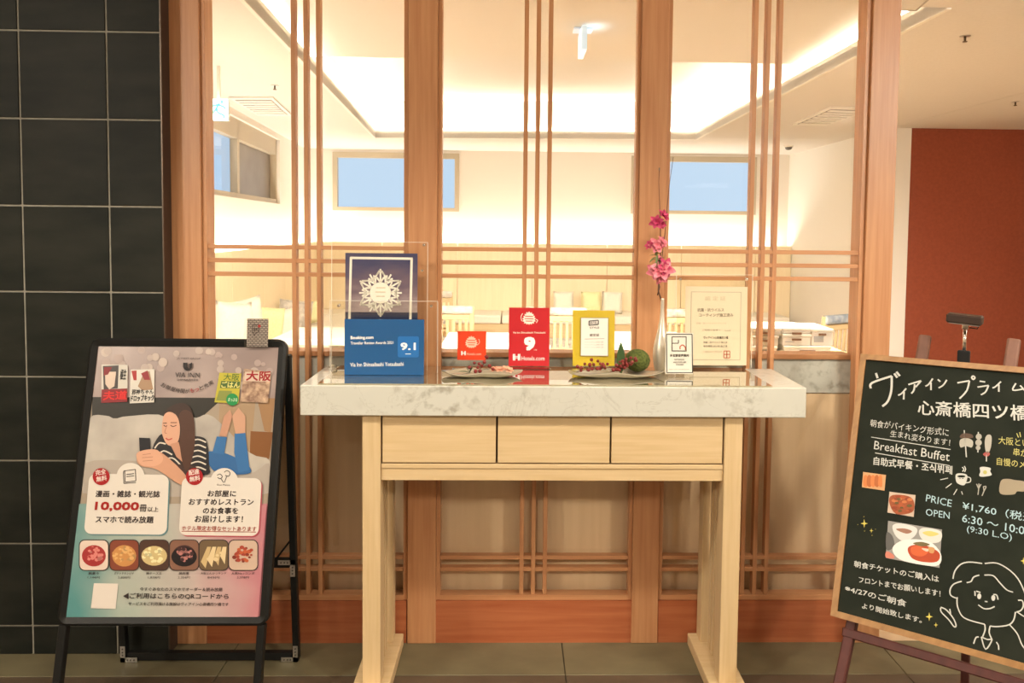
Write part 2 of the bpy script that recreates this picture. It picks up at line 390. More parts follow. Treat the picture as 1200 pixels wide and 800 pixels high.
up = MB(); ZT = 2.78; YS = at(675, 71, Z=2.50).y
def off2(p, dx, dy): return Vector((p.x + dx, p.y + dy))
A0, A1, A2, A3 = off2(Ln, -E, -E), off2(Lf, -E, E), off2(Rf, E, E), off2(Rn, E, -E)
def wallq(b, p, q, z0, z1, t):
    d = (q - p).normalized(); n = Vector((d.y, -d.x)) * t
    b.prism([p, q, q + n, p + n], z0, z1)
wallq(up, A1, A0, CZ + 0.05, ZT, -0.05); wallq(up, A2, A1, CZ + 0.05, ZT, -0.05); wallq(up, A3, A2, CZ + 0.05, ZT, -0.05); wallq(up, A0, A3, CZ + 0.05, ZT, -0.05)
eL = ext(A0, A1, YS); eR = ext(A3, A2, YS)
up.prism([A0, A3, eR, eL], 2.50, ZT); up.prism([eL, eR, A2, A1], ZT, ZT + 0.05)
struct('ceiling', up, ceil_m)
# lip of the light cove
tr = MB()
for p, q in ((Ln, Lf), (Lf, Rf), (Rf, Rn)):
    wallq(tr, p, q, CZ - 0.006, CZ + 0.075, -0.02)
struct('trim_1', tr, white_p)
def strip(p, q, z, power, tilt_out, name='cove_light', w=0.05, col=COVE):
    m = (p + q) / 2; d = q - p; a = math.atan2(d.y, d.x)
    return area(name, (m.x, m.y, z), d.length, w, power, col, (PI + tilt_out, 0, a))
def inset(p, q, t):
    d = (q - p).normalized(); n = Vector((-d.y, d.x)) * t; return p + n, q + n
strip(*inset(Lf, Ln, -0.08), CZ + 0.06, 27, 0.0)
strip(*inset(Rf, Lf, -0.08), CZ + 0.06, 20, 0.0)
strip(*inset(Rn, Rf, -0.08), CZ + 0.06, 27, 0.0)

# dining room walls
wb_ = MB()
w1 = [at(390, 178, Y=YB), at(538, 248, Y=YB)]; w2 = [at(783, 183, Y=YB), at(885, 252, Y=YB)]
a0, a1, c0, c1 = w1[0].x, w1[1].x, at(740, 183, Y=YB).x, w2[1].x
zb1, zt1 = w1[1].z, w1[0].z
t0 = LW1.x - 0.3
for x0, x1, z0, z1 in ((t0, a0, 0, CZ), (a1, c0, 0, CZ), (c1, XR + 0.1, 0, CZ), (a0, a1, 0, zb1), (c0, c1, 0, zb1), (a0, a1, zt1, CZ), (c0, c1, zt1, CZ)):
    wb_.box(x0, x1, YB, YB + 0.12, z0, z1)
struct('wall_far', wb_, iwall)
def window(n, x0, x1, mull=None):
    r = sroot('window_%d' % n, ((x0 + x1) / 2, YB, zb1)); f = MB(); t = 0.055
    f.box(x0, x1, YB - 0.02, YB + 0.05, zt1 - t * 1.2, zt1); f.box(x0, x1, YB - 0.02, YB + 0.05, zb1, zb1 + t * 0.8)
    f.box(x0, x0 + t, YB - 0.02, YB + 0.05, zb1 + t * .8, zt1 - t * 1.2); f.box(x1 - t, x1, YB - 0.02, YB + 0.05, zb1 + t * .8, zt1 - t * 1.2)
    f.build('window_frame', winframe, r)
    if mull: Bx(mull - 0.02, mull + 0.02, YB, YB + 0.05, zb1 + 0.02, zt1 - 0.02).build('mullion', winframe, r)
    Bx(x0 + 0.02, x1 - 0.02, YB + 0.055, YB + 0.062, zb1 + 0.02, zt1 - 0.02).build('pane', glass('window_glass_%d' % n, (0.96, 0.98, 1), 0.15), r)
    return r
window(1, a0, a1, at(512, 210, Y=YB).x)
window(2, c0, c1)
# left wall with window
dl = (LW1 - LW0).normalized()
ML = Matrix(((dl.x, -dl.y, 0, LW0.x), (dl.y, dl.x, 0, LW0.y), (0, 0, 1, 0), (0, 0, 0, 1)))   # local x runs along the wall, y into it (left)
LL = (LW1 - LW0).length
pl_l = Plane((LW0.x, LW0.y, 0), (dl.x, dl.y, 0), (0, 0, 1))
def lp(x, y): return pl_l.px(x, y)
u0, u1 = lp(235, 170)[0], lp(328, 200)[0]; vz0, vz1 = lp(300, 235)[1], min(lp(300, 149)[1], CZ - 0.03)
wf = MB()
for x0, x1, z0, z1 in ((0, u0, 0, CZ), (u1, LL + 0.1, 0, CZ), (u0, u1, 0, vz0), (u0, u1, vz1, CZ)): wf.box(x0, x1, 0, 0.14, z0, z1, M=ML)
struct('wall_left', wf, iwall)
r = sroot('window_3', ((LW0.x + dl.x * 3), (LW0.y + dl.y * 3), vz0))
um = lp(284, 200)[0]
f = MB(); t = 0.045
for x0, x1, z0, z1 in ((u0, u1, vz1 - 0.16, vz1), (u0, u1, vz0, vz0 + t), (u0, u0 + t, vz0, vz1), (u1 - t, u1, vz0, vz1), (um - 0.03, um + 0.03, vz0, vz1)): f.box(x0, x1, 0.03, 0.09, z0, z1, M=ML)
f.build('window_frame', winframe, r)
MB().box(u0, um, 0.094, 0.10, vz0, vz1, M=ML).build('pane', glass('window_glass_3', (0.9, 0.95, 1), 1), r)
MB().box(um, u1, 0.094, 0.10, vz0, vz1, M=ML).build('pane', noisy('frosted_grey_pane', (0.23, 0.20, 0.175), (0.28, 0.25, 0.22), 5, 0.4), r)
# right wall, rust wall, remaining lobby walls
struct('wall_right', Bx(XR, XR + 0.19, YR, YB, 0, CZ), white_p)
xs = at(1058, 300, Y=YR).x
struct('wall_rust', Bx(XR + 0.192, 5.6, YR, YR + 0.1, 0, CZ), redwall)
struct('wall_lobby_right', Bx(5.5, 5.6, -5.0, YR, 0, CZ), lobbyw)
struct('wall_lobby_left', Bx(-4.2, -4.1, -5.0, -0.08, 0, CZ), lobbyw)
struct('wall_behind', Bx(-4.1, 5.5, -5.0, -4.9, 0, CZ), lobbyw)
# wainscot with hidden strip light on top
WZ = 1.262
wn = sroot('trim_2', (0, YB - 0.16, 0))
x = LW1.x + 0.06
while x < XR - 0.02:
    e = min(x + 0.895, XR - 0.005); Bx(x, e, YB - 0.17, YB - 0.15, 0.0, WZ, bev=0.002).build('panel', wains, wn); x += 0.90
wn2 = sroot('trim_3', (LW0.x, LW0.y, 0)); x = 0.0
while x < LL - 0.2:
    MB().box(x, min(x + 0.895, LL - 0.18), -0.17, -0.15, 0, WZ, bev=0.002, M=ML).build('panel', wains, wn2); x += 0.90
area('wall_cove_light', ((LW1.x + XR) / 2, YB - 0.085, WZ - 0.05), XR - LW1.x - 0.3, 0.06, 36, COVE, (PI, 0, 0))
m_ = LW0 + dl * (LL / 2); nrm = Vector((dl.y, -dl.x)) * 0.085
area('wall_cove_light', (m_.x + nrm.x, m_.y + nrm.y, WZ - 0.05), LL - 0.3, 0.06, 34, COVE, (PI, 0, math.atan2(dl.y, dl.x)))
cL = (Ln + Rf) / 2
area('dining_fill_light', (0.5, 0.42, 2.33), 3.0, 0.22, 150, COVE, (math.radians(42), 0, 0), None, math.radians(100))  # added fill lamp, unseen above the partition, brightens the dining room

# =================================================================== CEILING FITTINGS
def vent(label, pts):
    c = sum((Vector(p) for p in pts), Vector((0, 0))) / 4
    t = thing('air_vent', label, 'air vent', (c.x, c.y, CZ), 'ceiling air conditioners')
    MB().prism(pts, CZ - 0.012, CZ - 0.0005).build('vent_frame', white_p, t)
    a, b, cc, d = [Vector(p) for p in pts]
    def bil(u, v): return (a * (1 - u) + b * u) * (1 - v) + (d * (1 - u) + cc * u) * v
    MB().prism([bil(.08, .08), bil(.92, .08), bil(.92, .92), bil(.08, .92)], CZ - 0.014, CZ - 0.0122).build('grille_back', mat('vent_shadow', (0.30, 0.27, 0.23), 0.8), t)
    for i in range(7):
        v0 = 0.1 + i * 0.12; MB().prism([bil(.09, v0), bil(.91, v0), bil(.91, v0 + .07), bil(.09, v0 + .07)], CZ - 0.02, CZ - 0.0142).build('louvre', white_p, t)
vent('square ceiling air conditioner grille above the left window', [q2(268, 113), q2(320, 113), q2(342, 134), q2(302, 134)])
vent('square ceiling air conditioner grille right of the lit ceiling recess', [q2(974, 124), q2(1024, 126), q2(968, 146), q2(928, 145)])
hat = thing('ceiling_hatch', 'white access hatch outline in the lobby ceiling at top right', 'hatch', (*q2(1075, 4), CZ))
MB().prism([q2(1040, -12), q2(1100, -12), q2(1073, 11.5), q2(1030, 11)], CZ - 0.003, CZ - 0.0005).build('panel', ceil_m, hat)
hb = MB(); hp = [Vector(q2(*p)) for p in ((1040, -12), (1100, -12), (1073, 11.5), (1030, 11))]
for i in range(4): hb.bar((*hp[i], CZ - 0.002), (*hp[(i + 1) % 4], CZ - 0.002), 0.008, 0.006)
hb.build('frame', mat('hatch_line', (0.42, 0.37, 0.31), 0.6), hat)
def spot(x, y, label, r=0.022, dark=True):
    p = q2(x, y); t = thing('sprinkler_head', label, 'sprinkler', (p.x, p.y, CZ), None)
    MB().lathe([(r, -0.004), (r * 1.05, -0.0005)], (p.x, p.y, CZ), 20).build('rosette', metal_m if dark else white_p, t)
    MB().lathe([(r * .45, -0.030), (r * .5, -0.026), (r * .2, -0.024), (r * .25, -0.0042)], (p.x, p.y, CZ), 12).build('deflector', mat('dull_brass', (0.16, 0.11, 0.06), 0.4, metal=0.7) if dark else white_p, t)
spot(1131, 42, 'brass sprinkler head in the lobby ceiling near the top edge')
spot(1190, 119, 'brass sprinkler head in the lobby ceiling just above the rust wall')
spot(322, 100, 'small round ceiling sprinkler behind the left glass panel', 0.025)
p = at(924, 177, Y=5.6); t = thing('ceiling_sensor', 'dark dome sensor on the dining room ceiling at right', 'sensor', (p.x, p.y, CZ))
MB().lathe([(0.012, -0.045), (0.03, -0.038), (0.038, -0.02), (0.04, -0.0145)], (p.x, p.y, CZ), 16).build('dome', mat('smoked_dome', (0.12, 0.11, 0.10), 0.2), t)
MB().lathe([(0.048, -0.014), (0.05, -0.0005)], (p.x, p.y, CZ), 20).build('mount', white_p, t)
# hanging exit signs; the green one is added for a reflection in the glass
p = at(683, 34, Z=2.50); t = thing('exit_sign', 'edge-on hanging exit sign on white ceiling plate beyond the middle glass panel', 'exit sign', (p.x, p.y, 2.50))
Bx(p.x - 0.05, p.x + 0.05, p.y - 0.04, p.y + 0.05, 2.488, 2.4995, bev=0.002).build('mounting_plate', mat('glowing_white_plastic', (0.75, 0.82, 0.9), 0.4, emit=(0.6, 0.8, 1), es=0.15), t)  # plate emits faintly, painting the sign's light onto it
Bx(p.x - 0.016, p.x + 0.012, p.y - 0.12, p.y + 0.10, 2.365, 2.4875, bev=0.003).build('light_panel', mat('exit_light_panel', (0.7, 0.85, 0.95), 0.3, emit=(0.62, 0.85, 1.0), es=0.45), t)
area('exit_glow', (p.x + 0.06, p.y - 0.05, 2.44), 0.03, 0.1, 0.06, (0.5, 0.8, 1), (PI, 0, 0))
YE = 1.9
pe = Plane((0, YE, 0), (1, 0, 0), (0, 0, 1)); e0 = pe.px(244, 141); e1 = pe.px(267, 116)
t = thing('exit_sign', 'green lit running-man exit sign standing in for a reflection in the left glass panel', 'exit sign', ((e0.x + e1.x) / 2, YE, e1.y))
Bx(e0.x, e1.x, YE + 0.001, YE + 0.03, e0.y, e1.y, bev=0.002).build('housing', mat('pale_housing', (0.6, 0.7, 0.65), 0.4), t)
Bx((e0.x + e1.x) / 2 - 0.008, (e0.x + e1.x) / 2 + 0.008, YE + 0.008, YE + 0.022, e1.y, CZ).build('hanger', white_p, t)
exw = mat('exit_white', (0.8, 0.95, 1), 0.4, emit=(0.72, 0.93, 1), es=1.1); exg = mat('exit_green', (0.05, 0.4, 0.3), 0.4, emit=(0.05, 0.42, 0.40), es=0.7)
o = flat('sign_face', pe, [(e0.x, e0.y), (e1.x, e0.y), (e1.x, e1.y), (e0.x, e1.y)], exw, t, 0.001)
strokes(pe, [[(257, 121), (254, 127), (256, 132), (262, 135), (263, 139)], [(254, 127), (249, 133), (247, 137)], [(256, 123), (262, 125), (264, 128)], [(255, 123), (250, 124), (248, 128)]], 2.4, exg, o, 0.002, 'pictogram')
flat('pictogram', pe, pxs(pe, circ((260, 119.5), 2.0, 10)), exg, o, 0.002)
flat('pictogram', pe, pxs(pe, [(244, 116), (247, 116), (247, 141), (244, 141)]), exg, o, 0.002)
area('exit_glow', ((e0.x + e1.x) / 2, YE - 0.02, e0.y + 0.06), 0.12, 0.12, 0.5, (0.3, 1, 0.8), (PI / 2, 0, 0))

# =================================================================== DINING ROOM FURNITURE
random.seed(11)
def bench(name, M, L, label):
    t = thing(name, label, 'bench', M.translation)
    MB().box(0, L, -0.70, -0.175, 0.0, 0.36, bev=0.004, M=M).build('base', pale_h, t)
    n = max(1, round(L / 1.1)); w = L / n
    for i in range(n): MB().box(i * w + 0.004, (i + 1) * w - 0.004, -0.72, -0.175, 0.362, 0.46, bev=0.02, M=M).build('seat_pad', fab_w, t)
bench('wall_bench', ML @ Matrix.Translation((1.6, 0, 0)), LL - 1.6 - 0.8, 'cream padded bench running along the left dining room wall')
bench('wall_bench', Matrix.Translation((LW1.x + 0.2, YB, 0)), XR - LW1.x - 0.4, 'cream padded bench along the far dining room wall below the windows')
def pillow(w, h, th, loc, rz, tilt, roll, m, label, group):
    t = thing('cushion', label, 'cushion', loc, group)
    M = Matrix.Translation(loc) @ Matrix.Rotation(rz, 4, 'Z') @ Matrix.Rotation(tilt, 4, 'X') @ Matrix.Rotation(roll, 4, 'Y')
    def fn(sgn):
        def g(u, v):
            x = u * 2 - 1; y = v * 2 - 1; k = (1 - x ** 4) * (1 - y ** 4)
            px = x * (1 - 0.07 * (1 - y * y)); py = y * (1 - 0.07 * (1 - x * x))
            return M @ Vector((px * w / 2, sgn * th / 2 * max(k, 0) ** 0.6, h / 2 + py * h / 2))
        return g
    b = MB(); b.grid(fn(1), 12, 12); b.grid(fn(-1), 12, 12); b.build('cover', m, t)
    e = MB(); pts = []
    for k in range(33):
        a = 2 * PI * k / 32; x = math.copysign(abs(math.cos(a)) ** 0.35, math.cos(a)); y = math.copysign(abs(math.sin(a)) ** 0.35, math.sin(a))
        x = max(-1, min(1, x)); y = max(-1, min(1, y))
        pts.append(M @ Vector((x * (1 - 0.07 * (1 - y * y)) * w / 2, 0, h / 2 + y * (1 - 0.07 * (1 - x * x)) * h / 2)))
    e.tube(pts, 0.004, 5, cap=False).build('piping', m, t)
G = 'cushions on the wall benches'
def pil(px, ybot, d, wpx, hpx, rz, tilt, roll, m, label, zbase=0.463):
    p = at(px, ybot, Y=d - CAM_D); s = d / F; pillow(wpx * s, hpx * s, 0.15, (p.x, p.y, zbase), rz, tilt, roll, m, label, G)
def lpil(d, off, ytop, w, rz, roll, m, label):
    Y = d - CAM_D; x = lw(Y).x + off; zt_ = CAM_H - (ytop - 267) * d / F
    pillow(w, max(zt_ - 0.463, 0.2), 0.13, (x, Y, 0.464), rz, 0.0, roll, m, label, G)
lpil(4.95, 0.26, 356, 0.36, 1.25, 0.12, fab_w, 'cream cushion leaning at the near left end of the bench')
lpil(5.38, 0.26, 352, 0.38, 1.15, -0.10, fab_w, 'cream cushion on the left bench, second from the post')
lpil(5.80, 0.27, 362, 0.36, 1.0, 0.15, fab_y, 'yellow green cushion behind the small card on the left bench')
lpil(6.30, 0.30, 366, 0.34, 0.8, -0.12, fab_w, 'cream cushion between the two yellow ones on the left bench')
lpil(6.85, 0.30, 354, 0.40, 1.0, 0.15, fab_g, 'grey cushion standing tall at the back of the left bench')
lpil(7.45, 0.32, 356, 0.38, 0.9, -0.08, fab_y, 'yellow cushion on the bench right behind the lattice bars')
for px, m, lb in ((660, fab_w, 'cream cushion on the far bench just left of the yellow certificate'), (692, fab_y, 'pale yellow cushion on the far bench above the yellow certificate'), (716, fab_w, 'white cushion on the far bench at the right of the three')):
    p = at(px, 380, Y=YB - 0.45); pillow(0.24, 0.26, 0.12, (p.x, YB - 0.50, 0.463), 0.0, 0.25 * -1, random.uniform(-.06, .06), m, lb, G)

def make_chair(pad):
    t = thing('dining_chair', 'x', 'chair', (0, 0, 0), 'slatted wooden dining chairs')
    w = 0.25
    for sx in (-1, 1):
        MB().bar((sx * w, 0, 0), (sx * w, -0.05, 0.80), 0.035, 0.035, bev=0.004).build('leg', pale_v, t)
        MB().bar((sx * w, 0.44, 0), (sx * w, 0.42, 0.42), 0.035, 0.035, bev=0.004).build('leg', pale_v, t)
    Bx(-0.235, 0.235, 0.02, 0.46, 0.38, 0.42, bev=0.004).build('seat_frame', pale_h, t)
    Bx(-0.235, 0.235, 0.03, 0.45, 0.4205, 0.48, bev=0.015).build('seat', pad, t)
    Bx(-0.232, 0.232, -0.060, -0.030, 0.69, 0.735, bev=0.003).build('back_rail', pale_h, t)
    Bx(-0.232, 0.232, -0.042, -0.014, 0.43, 0.465, bev=0.003).build('back_rail', pale_h, t)
    for i in range(9):
        x = -0.205 + i * 0.051; MB().bar((x, -0.030, 0.463), (x, -0.045, 0.692), 0.022, 0.012).build('slat', pale_v, t)
    Bx(-0.262, 0.262, -0.085, -0.012, 0.738, 0.805, bev=0.022).build('headrest', pad, t)
    return t
cg = make_chair(fab_g); cb = make_chair(fab_b)
def chair(src, px, d, rz, label, first=False):
    c = src if first else copy_tree(src); p = at(px, 380, Y=d - CAM_D); c.location = (p.x, p.y, 0); c.rotation_euler = (0, 0, rz); c['label'] = label
chair(cg, 518, 6.15, 0.0, 'slatted wooden chair with grey padded top just right of the left middle post', True)
chair(cg, 500, 7.55, 0.05, 'slatted wooden chair further back behind the left middle post')
chair(cg, 650, 6.1, -0.03, 'slatted wooden chair with grey padded top between red and yellow signs')
chair(cg, 790, 6.05, 0.12, 'slatted wooden chair with grey padded top behind the flower vase')
chair(cb, 985, 5.75, 0.5, 'slatted wooden chair with blue grey padded top at far right', True)
def make_table():
    t = thing('dining_table', 'x', 'table', (0, 0, 0), 'small pale dining tables')
    Bx(-0.35, 0.35, -0.3, 0.3, 0.66, 0.70, bev=0.004).build('tabletop', white_p, t)
    MB().lathe([(0.035, 0.012), (0.035, 0.659)], (0, 0, 0), 16).build('pedestal', metal_m, t)
    MB().lathe([(0.22, 0.0), (0.21, 0.011), (0.04, 0.0118)], (0, 0, 0), 24).build('foot', metal_m, t); return t
tb = make_table()
for i, (px, d, lb) in enumerate(((582, 5.0, 'pale square table seen between the small orange sign and the red sign'), (392, 5.2, 'pale square table beside the left bench behind the blue sign'), (745, 5.1, 'pale square table behind the right middle post'))):
    c = tb if i == 0 else copy_tree(tb); p = at(px, 400, Y=d - CAM_D); c.location = (p.x, p.y, 0); c['label'] = lb
# stacked trays on a side table behind the right panel
q = at(915, 400, Y=0.62)
st = thing('side_table', 'pale side table behind the right glass panel carrying white boxes', 'table', (q.x, 0.62, 0))
Bx(q.x - 0.30, q.x + 0.30, 0.44, 0.84, 0.895, 0.925, bev=0.003).build('tabletop', pale_h, st)
for sx in (-0.27, 0.27):
    for sy in (0.47, 0.81): Bx(q.x + sx - .02, q.x + sx + .02, sy - .02, sy + .02, 0, 0.8945).build('leg', pale_v, st)
wp = mat('white_box_card', (0.84, 0.80, 0.72), 0.6); gl = mat('grey_mark', (0.45, 0.44, 0.42), 0.6)
def wbox(x0, x1, y0, z0, z1, label, mark=None):
    xa = at(x0, 395, Y=y0).x; xb = at(x1, 395, Y=y0).x
    t = thing('storage_box', label, 'box', ((xa + xb) / 2, y0, z0), 'white boxes stacked behind the right glass panel')
    Bx(xa, xb, y0, y0 + 0.2, z0, z1 - 0.012, bev=0.003).build('body', wp, t)
    Bx(xa - 0.002, xb + 0.002, y0 - 0.003, y0 + 0.203, z1 - 0.0118, z1, bev=0.002).build('lid', mat('box_lid_cream', (0.80, 0.74, 0.62), 0.6), t)
    Bx((xa * 2 + xb) / 3, (xa + 2 * xb) / 3, y0 - 0.0045, y0 - 0.0005, z1 - 0.026, z1 - 0.018).build('handle_slot', mat('slot_brown', (0.24, 0.12, 0.06), 0.6), t)
    if mark: Bx(xa + 0.01, xa + 0.05, y0 - 0.002, y0 - 0.0003, z0 + 0.015, z1 - 0.03).build('printed_mark', gl, t)
z0 = 0.9255
wbox(919, 974, 0.50, z0, z0 + 0.048, 'wide white box at the bottom of the stack behind the right panel')
wbox(917, 950, 0.50, z0 + 0.0485, z0 + 0.0965, 'white box at left in the middle of the stack', True)
wbox(951, 976, 0.50, z0 + 0.0485, z0 + 0.1185, 'tall white box at right on top of the wide one', True)
wbox(917, 950, 0.50, z0 + 0.097, z0 + 0.122, 'flat white box topmost at the left of the stack')
wbox(881, 911, 0.50, z0, z0 + 0.045, 'white box low at the left of the lattice bars')
wbox(882, 912, 0.50, z0 + 0.0455, z0 + 0.09, 'white box second up behind the lattice bars')
wbox(880, 915, 0.50, z0 + 0.0905, z0 + 0.122, 'white box topmost behind the lattice bars')

# =================================================================== CONSOLE TABLE
TZ = 0.975
X0, X1, YF, YK = -0.636, 0.890, -0.330, -0.022
ctb = thing('console_table', 'pale wood console table with thick white marble top against the partition', 'table', (0.127, -0.17, 0))
Bx(X0, X1, YF, YK, 0.883, TZ, bev=0.0025).build('marble_top', marble_m, ctb)
for a in (-0.455, 0.649):
    b = a + 0.055
    Bx(a, b, -0.312, -0.258, 0.041, 0.8825, bev=0.0015).build('leg', pale_v, ctb)
    Bx(a, b, -0.080, -0.026, 0.041, 0.8825, bev=0.0015).build('leg', pale_v, ctb)
    for y in (-0.222, -0.188, -0.152, -0.118): Bx(a + 0.018, b - 0.012, y - 0.009, y + 0.009, 0.0415, 0.700, bev=0.001).build('slat', pale_v, ctb)
    Bx(a + 0.014, b - 0.008, -0.2575, -0.0805, 0.7005, 0.882).build('side_rail', pale_h, ctb)
    Bx(a - 0.030, b + 0.028, -0.42, -0.020, 0.0005, 0.0405, bev=0.002).build('foot', pale_h, ctb)
for a, b in ((-0.396, -0.050), (-0.046, 0.298), (0.302, 0.645)):
    Bx(a + 0.001, b - 0.001, -0.306, -0.285, 0.734, 0.879, bev=0.001).build('drawer_front', pale_h, ctb)
Bx(-0.399, 0.648, -0.284, -0.05, 0.73, 0.882).build('drawer_case', mat('dark_gap', (0.12, 0.07, 0.035), 0.7), ctb)
Bx(-0.399, 0.648, -0.306, -0.27, 0.716, 0.7295, bev=0.001).build('rail', pale_h, ctb)
Bx(-0.399, 0.648, -0.303, -0.27, 0.678, 0.7155, bev=0.001).build('rail', pale_h, ctb)
gs = Bx(-0.585, 0.787, -0.327, -0.035, TZ + 0.0003, TZ + 0.005, bev=0.001).build('glass_sheet', top_glass)
put(gs, label='clear protective glass sheet lying on the marble table top', cat='glass sheet')
GZ = TZ + 0.0055

# ---- signs on the table
def vplane(Y, lean=0.0, x=0.0, yaw=0.0):
    u = Vector((math.cos(yaw), math.sin(yaw), 0)); b = Vector((-u.y, u.x, 0))
    return Plane((x, Y, GZ), u, Vector((0, 0, 1)) * math.cos(lean) + b * math.sin(lean))
def sheet(name, pl, x0, y0, x1, y1, m, parent, off=0.0, th=0.003, zmin=True, r=0):
    a = pl.px(x0, y1); b = pl.px(x1, y0); v0 = max(a.y, 0.0003) if zmin else a.y
    pts = [(a.x, v0), (b.x, v0), (b.x, b.y), (a.x, b.y)] if not r else rrect(a.x, v0, b.x, b.y, r)
    o = flat(name, pl, pts, m, parent, off, th)
    if name in ('acrylic_sheet',):
        b_ = MB(); w_ = 0.0012
        for p_, q_ in ((pts[1], pts[2]), (pts[2], pts[3]), (pts[3], pts[0])): b_.bar(pl.w(p_[0], p_[1], off - th / 2), pl.w(q_[0], q_[1], off - th / 2), w_, th * 1.02, up=pl.n)
        b_.build('edge_highlight', acr_edge, o)  # pale bars paint a bright highlight along the sheet's edges
    return o
acr_edge = mat('acrylic_edge_highlight', (0.80, 0.76, 0.66), 0.25)
def pins(pl, pts, parent, r=0.007):
    for x, y in pts:
        c = pl.px(x, y); w = pl.w(c.x, c.y, 0)
        b = MB(); b.tube([pl.w(c.x, c.y, -0.01), pl.w(c.x, c.y, 0.0065), pl.w(c.x, c.y, 0.009)], [r, r, r * .7], 12); b.build('standoff_pin', chrome, parent)
# snowflake award in acrylic frame
pl = vplane(-0.120, 0.02)
t = thing('award_display', 'acrylic display with purple sky card and white snowflake emblem behind the blue plaque', 'sign', pl.w(-0.44, 0, 0))
sheet('acrylic_sheet', pl, 389, 284, 501.5, 440, acryl, t, 0.006, 0.003)
cardm = mat('purple_sky_print', (0.06, 0.06, 0.15), 0.4); n, l, b = nodes(cardm)
tc = n.new('ShaderNodeTexCoord'); nz = n.new('ShaderNodeTexNoise'); nz.inputs['Scale'].default_value = 9; nz.inputs['Detail'].default_value = 6
mp = n.new('ShaderNodeMapping'); mp.inputs['Scale'].default_value = (1, 1, 3); sp = n.new('ShaderNodeSeparateXYZ'); mr = n.new('ShaderNodeMapRange')
mr.inputs[1].default_value = 0.36; mr.inputs[2].default_value = 0.16; rp = n.new('ShaderNodeValToRGB'); e = rp.color_ramp.elements
e[0].position = 0; e[0].color = (0.045, 0.05, 0.14, 1); e[1].position = 1; e[1].color = (0.52, 0.42, 0.42, 1); q = e.new(0.45); q.color = (0.16, 0.11, 0.16, 1)
ma = n.new('ShaderNodeMath'); ma.operation = 'MULTIPLY_ADD'; ma.inputs[1].default_value = 0.9; 
l.new(tc.outputs['Object'], mp.inputs[0]); l.new(mp.outputs[0], nz.inputs['Vector']); l.new(tc.outputs['Object'], sp.inputs[0]); l.new(sp.outputs[2], mr.inputs[0])
l.new(nz.outputs[0], ma.inputs[0]); ms = n.new('ShaderNodeMath'); ms.operation = 'SUBTRACT'; ms.inputs[1].default_value = 0.45; l.new(mr.outputs[0], ms.inputs[0]); l.new(ms.outputs[0], ma.inputs[2]); l.new(ma.outputs[0], rp.inputs[0]); l.new(rp.outputs[0], b.inputs['Base Color'])
cd_ = sheet('card', pl, 404.5, 297, 489.5, 433, cardm, t, 0.0015, 0.001)
sheet('sea_print', pl, 404.5, 366, 489.5, 433, ink(45, 55, 92, .4), cd_, 0.0020, 0.0003)
glow = mat('white_reflection_print', (0.9, 0.87, 0.78), 0.5)  # white outline and emblem paint a reflection onto the card
strokes(pl, [[(409.5, 377), (411.5, 301)], [(410.6, 302), (483.6, 303)], [(482.5, 302), (481, 374)]], 2.8, glow, cd_, 0.0024, 'border_line')
cx, cy = 446, 343; ln = []
def pol(a, r): return (cx + r * math.sin(a), cy - r * math.cos(a))
for k in range(12):
    a = k * PI / 6; rr = 28 if k % 2 == 0 else 25
    ln.append([pol(a, 8), pol(a, rr)])
    ln += [[pol(a - .22, rr - 7), pol(a, rr - 2), pol(a + .22, rr - 7)]] if k % 2 == 0 else [[pol(a - .18, rr - 3), pol(a, rr - 8), pol(a + .18, rr - 3)]]
    ln.append([pol(a, 12), pol(a + .26, 19), pol(a + .5236, 12)])
for k in range(6):
    a = k * PI / 3; a2 = a + PI / 3; ln.append([pol(a + .05, 26), pol((a + a2) / 2, 18), pol(a2 - .05, 26)])
for L_ in ln:
    pass
strokes(pl, [[L_[0], L_[-1]] if len(L_) == 2 else L_ for L_ in ln], 2.0, glow, cd_, 0.0026, 'snowflake_emblem')
flat('snowflake_emblem', pl, pxs(pl, circ((cx, cy), 12.5, 24)), glow, cd_, 0.0028)
strokes(pl, [[(441, 337), (452, 337)], [(440, 342), (452, 342)], [(441, 347), (451, 347)]], 1.0, ink(200, 185, 160), cd_, 0.0030, 'emblem_line')
pins(pl, [(497, 287), (495, 317)], t, 0.0045)
pl = vplane(-0.165, 0.0)
t = thing('acrylic_stand', 'clear empty acrylic sheet with steel pins standing behind the blue plaque', 'acrylic stand', pl.w(-0.42, 0, 0))
sheet('acrylic_sheet', pl, 387, 353, 513, 438, acryl, t, 0, 0.003); pins(pl, [(397, 358), (505.5, 358.5)], t, 0.0045)
# blue plaque
pl = vplane(-0.199, 0.03)
t = thing('blue_plaque', 'blue score plaque reading 9.1 at the left end of the table', 'sign', pl.w(-0.41, 0, 0))
bm_ = mat('blue_plaque_print', (33, 84, 134), 0.22, srgb=True)
body = sheet('plaque', pl, 403.5, 374.5, 497, 439.7, bm_, t, 0, 0.012)
sheet('score_square', pl, 466, 394, 491, 418.5, ink(42, 105, 170, .3), body, 0.0006, 0.0004, r=0.006)
wh = ink(240, 240, 235)
text('9.1', pl, (469.5, 410), (486.5, 410), 8, wh, body, 0.03, 0.001)
strokes(pl, [[(475, 414.5), (481.5, 414.5)]], 0.8, wh, body, 0.001, 'underline')
text('Booking.com', pl, (411, 398.5), (437.5, 398), 4.6, wh, body, 0.02)
text('Traveller Review Awards 2021', pl, (411, 403.5), (461, 402.8), 3.2, wh, body, 0.01)
text('Via Inn Shinsaibashi Yotsubashi', pl, (410.5, 429.5), (473, 428.5), 4.6, wh, body, 0.005)
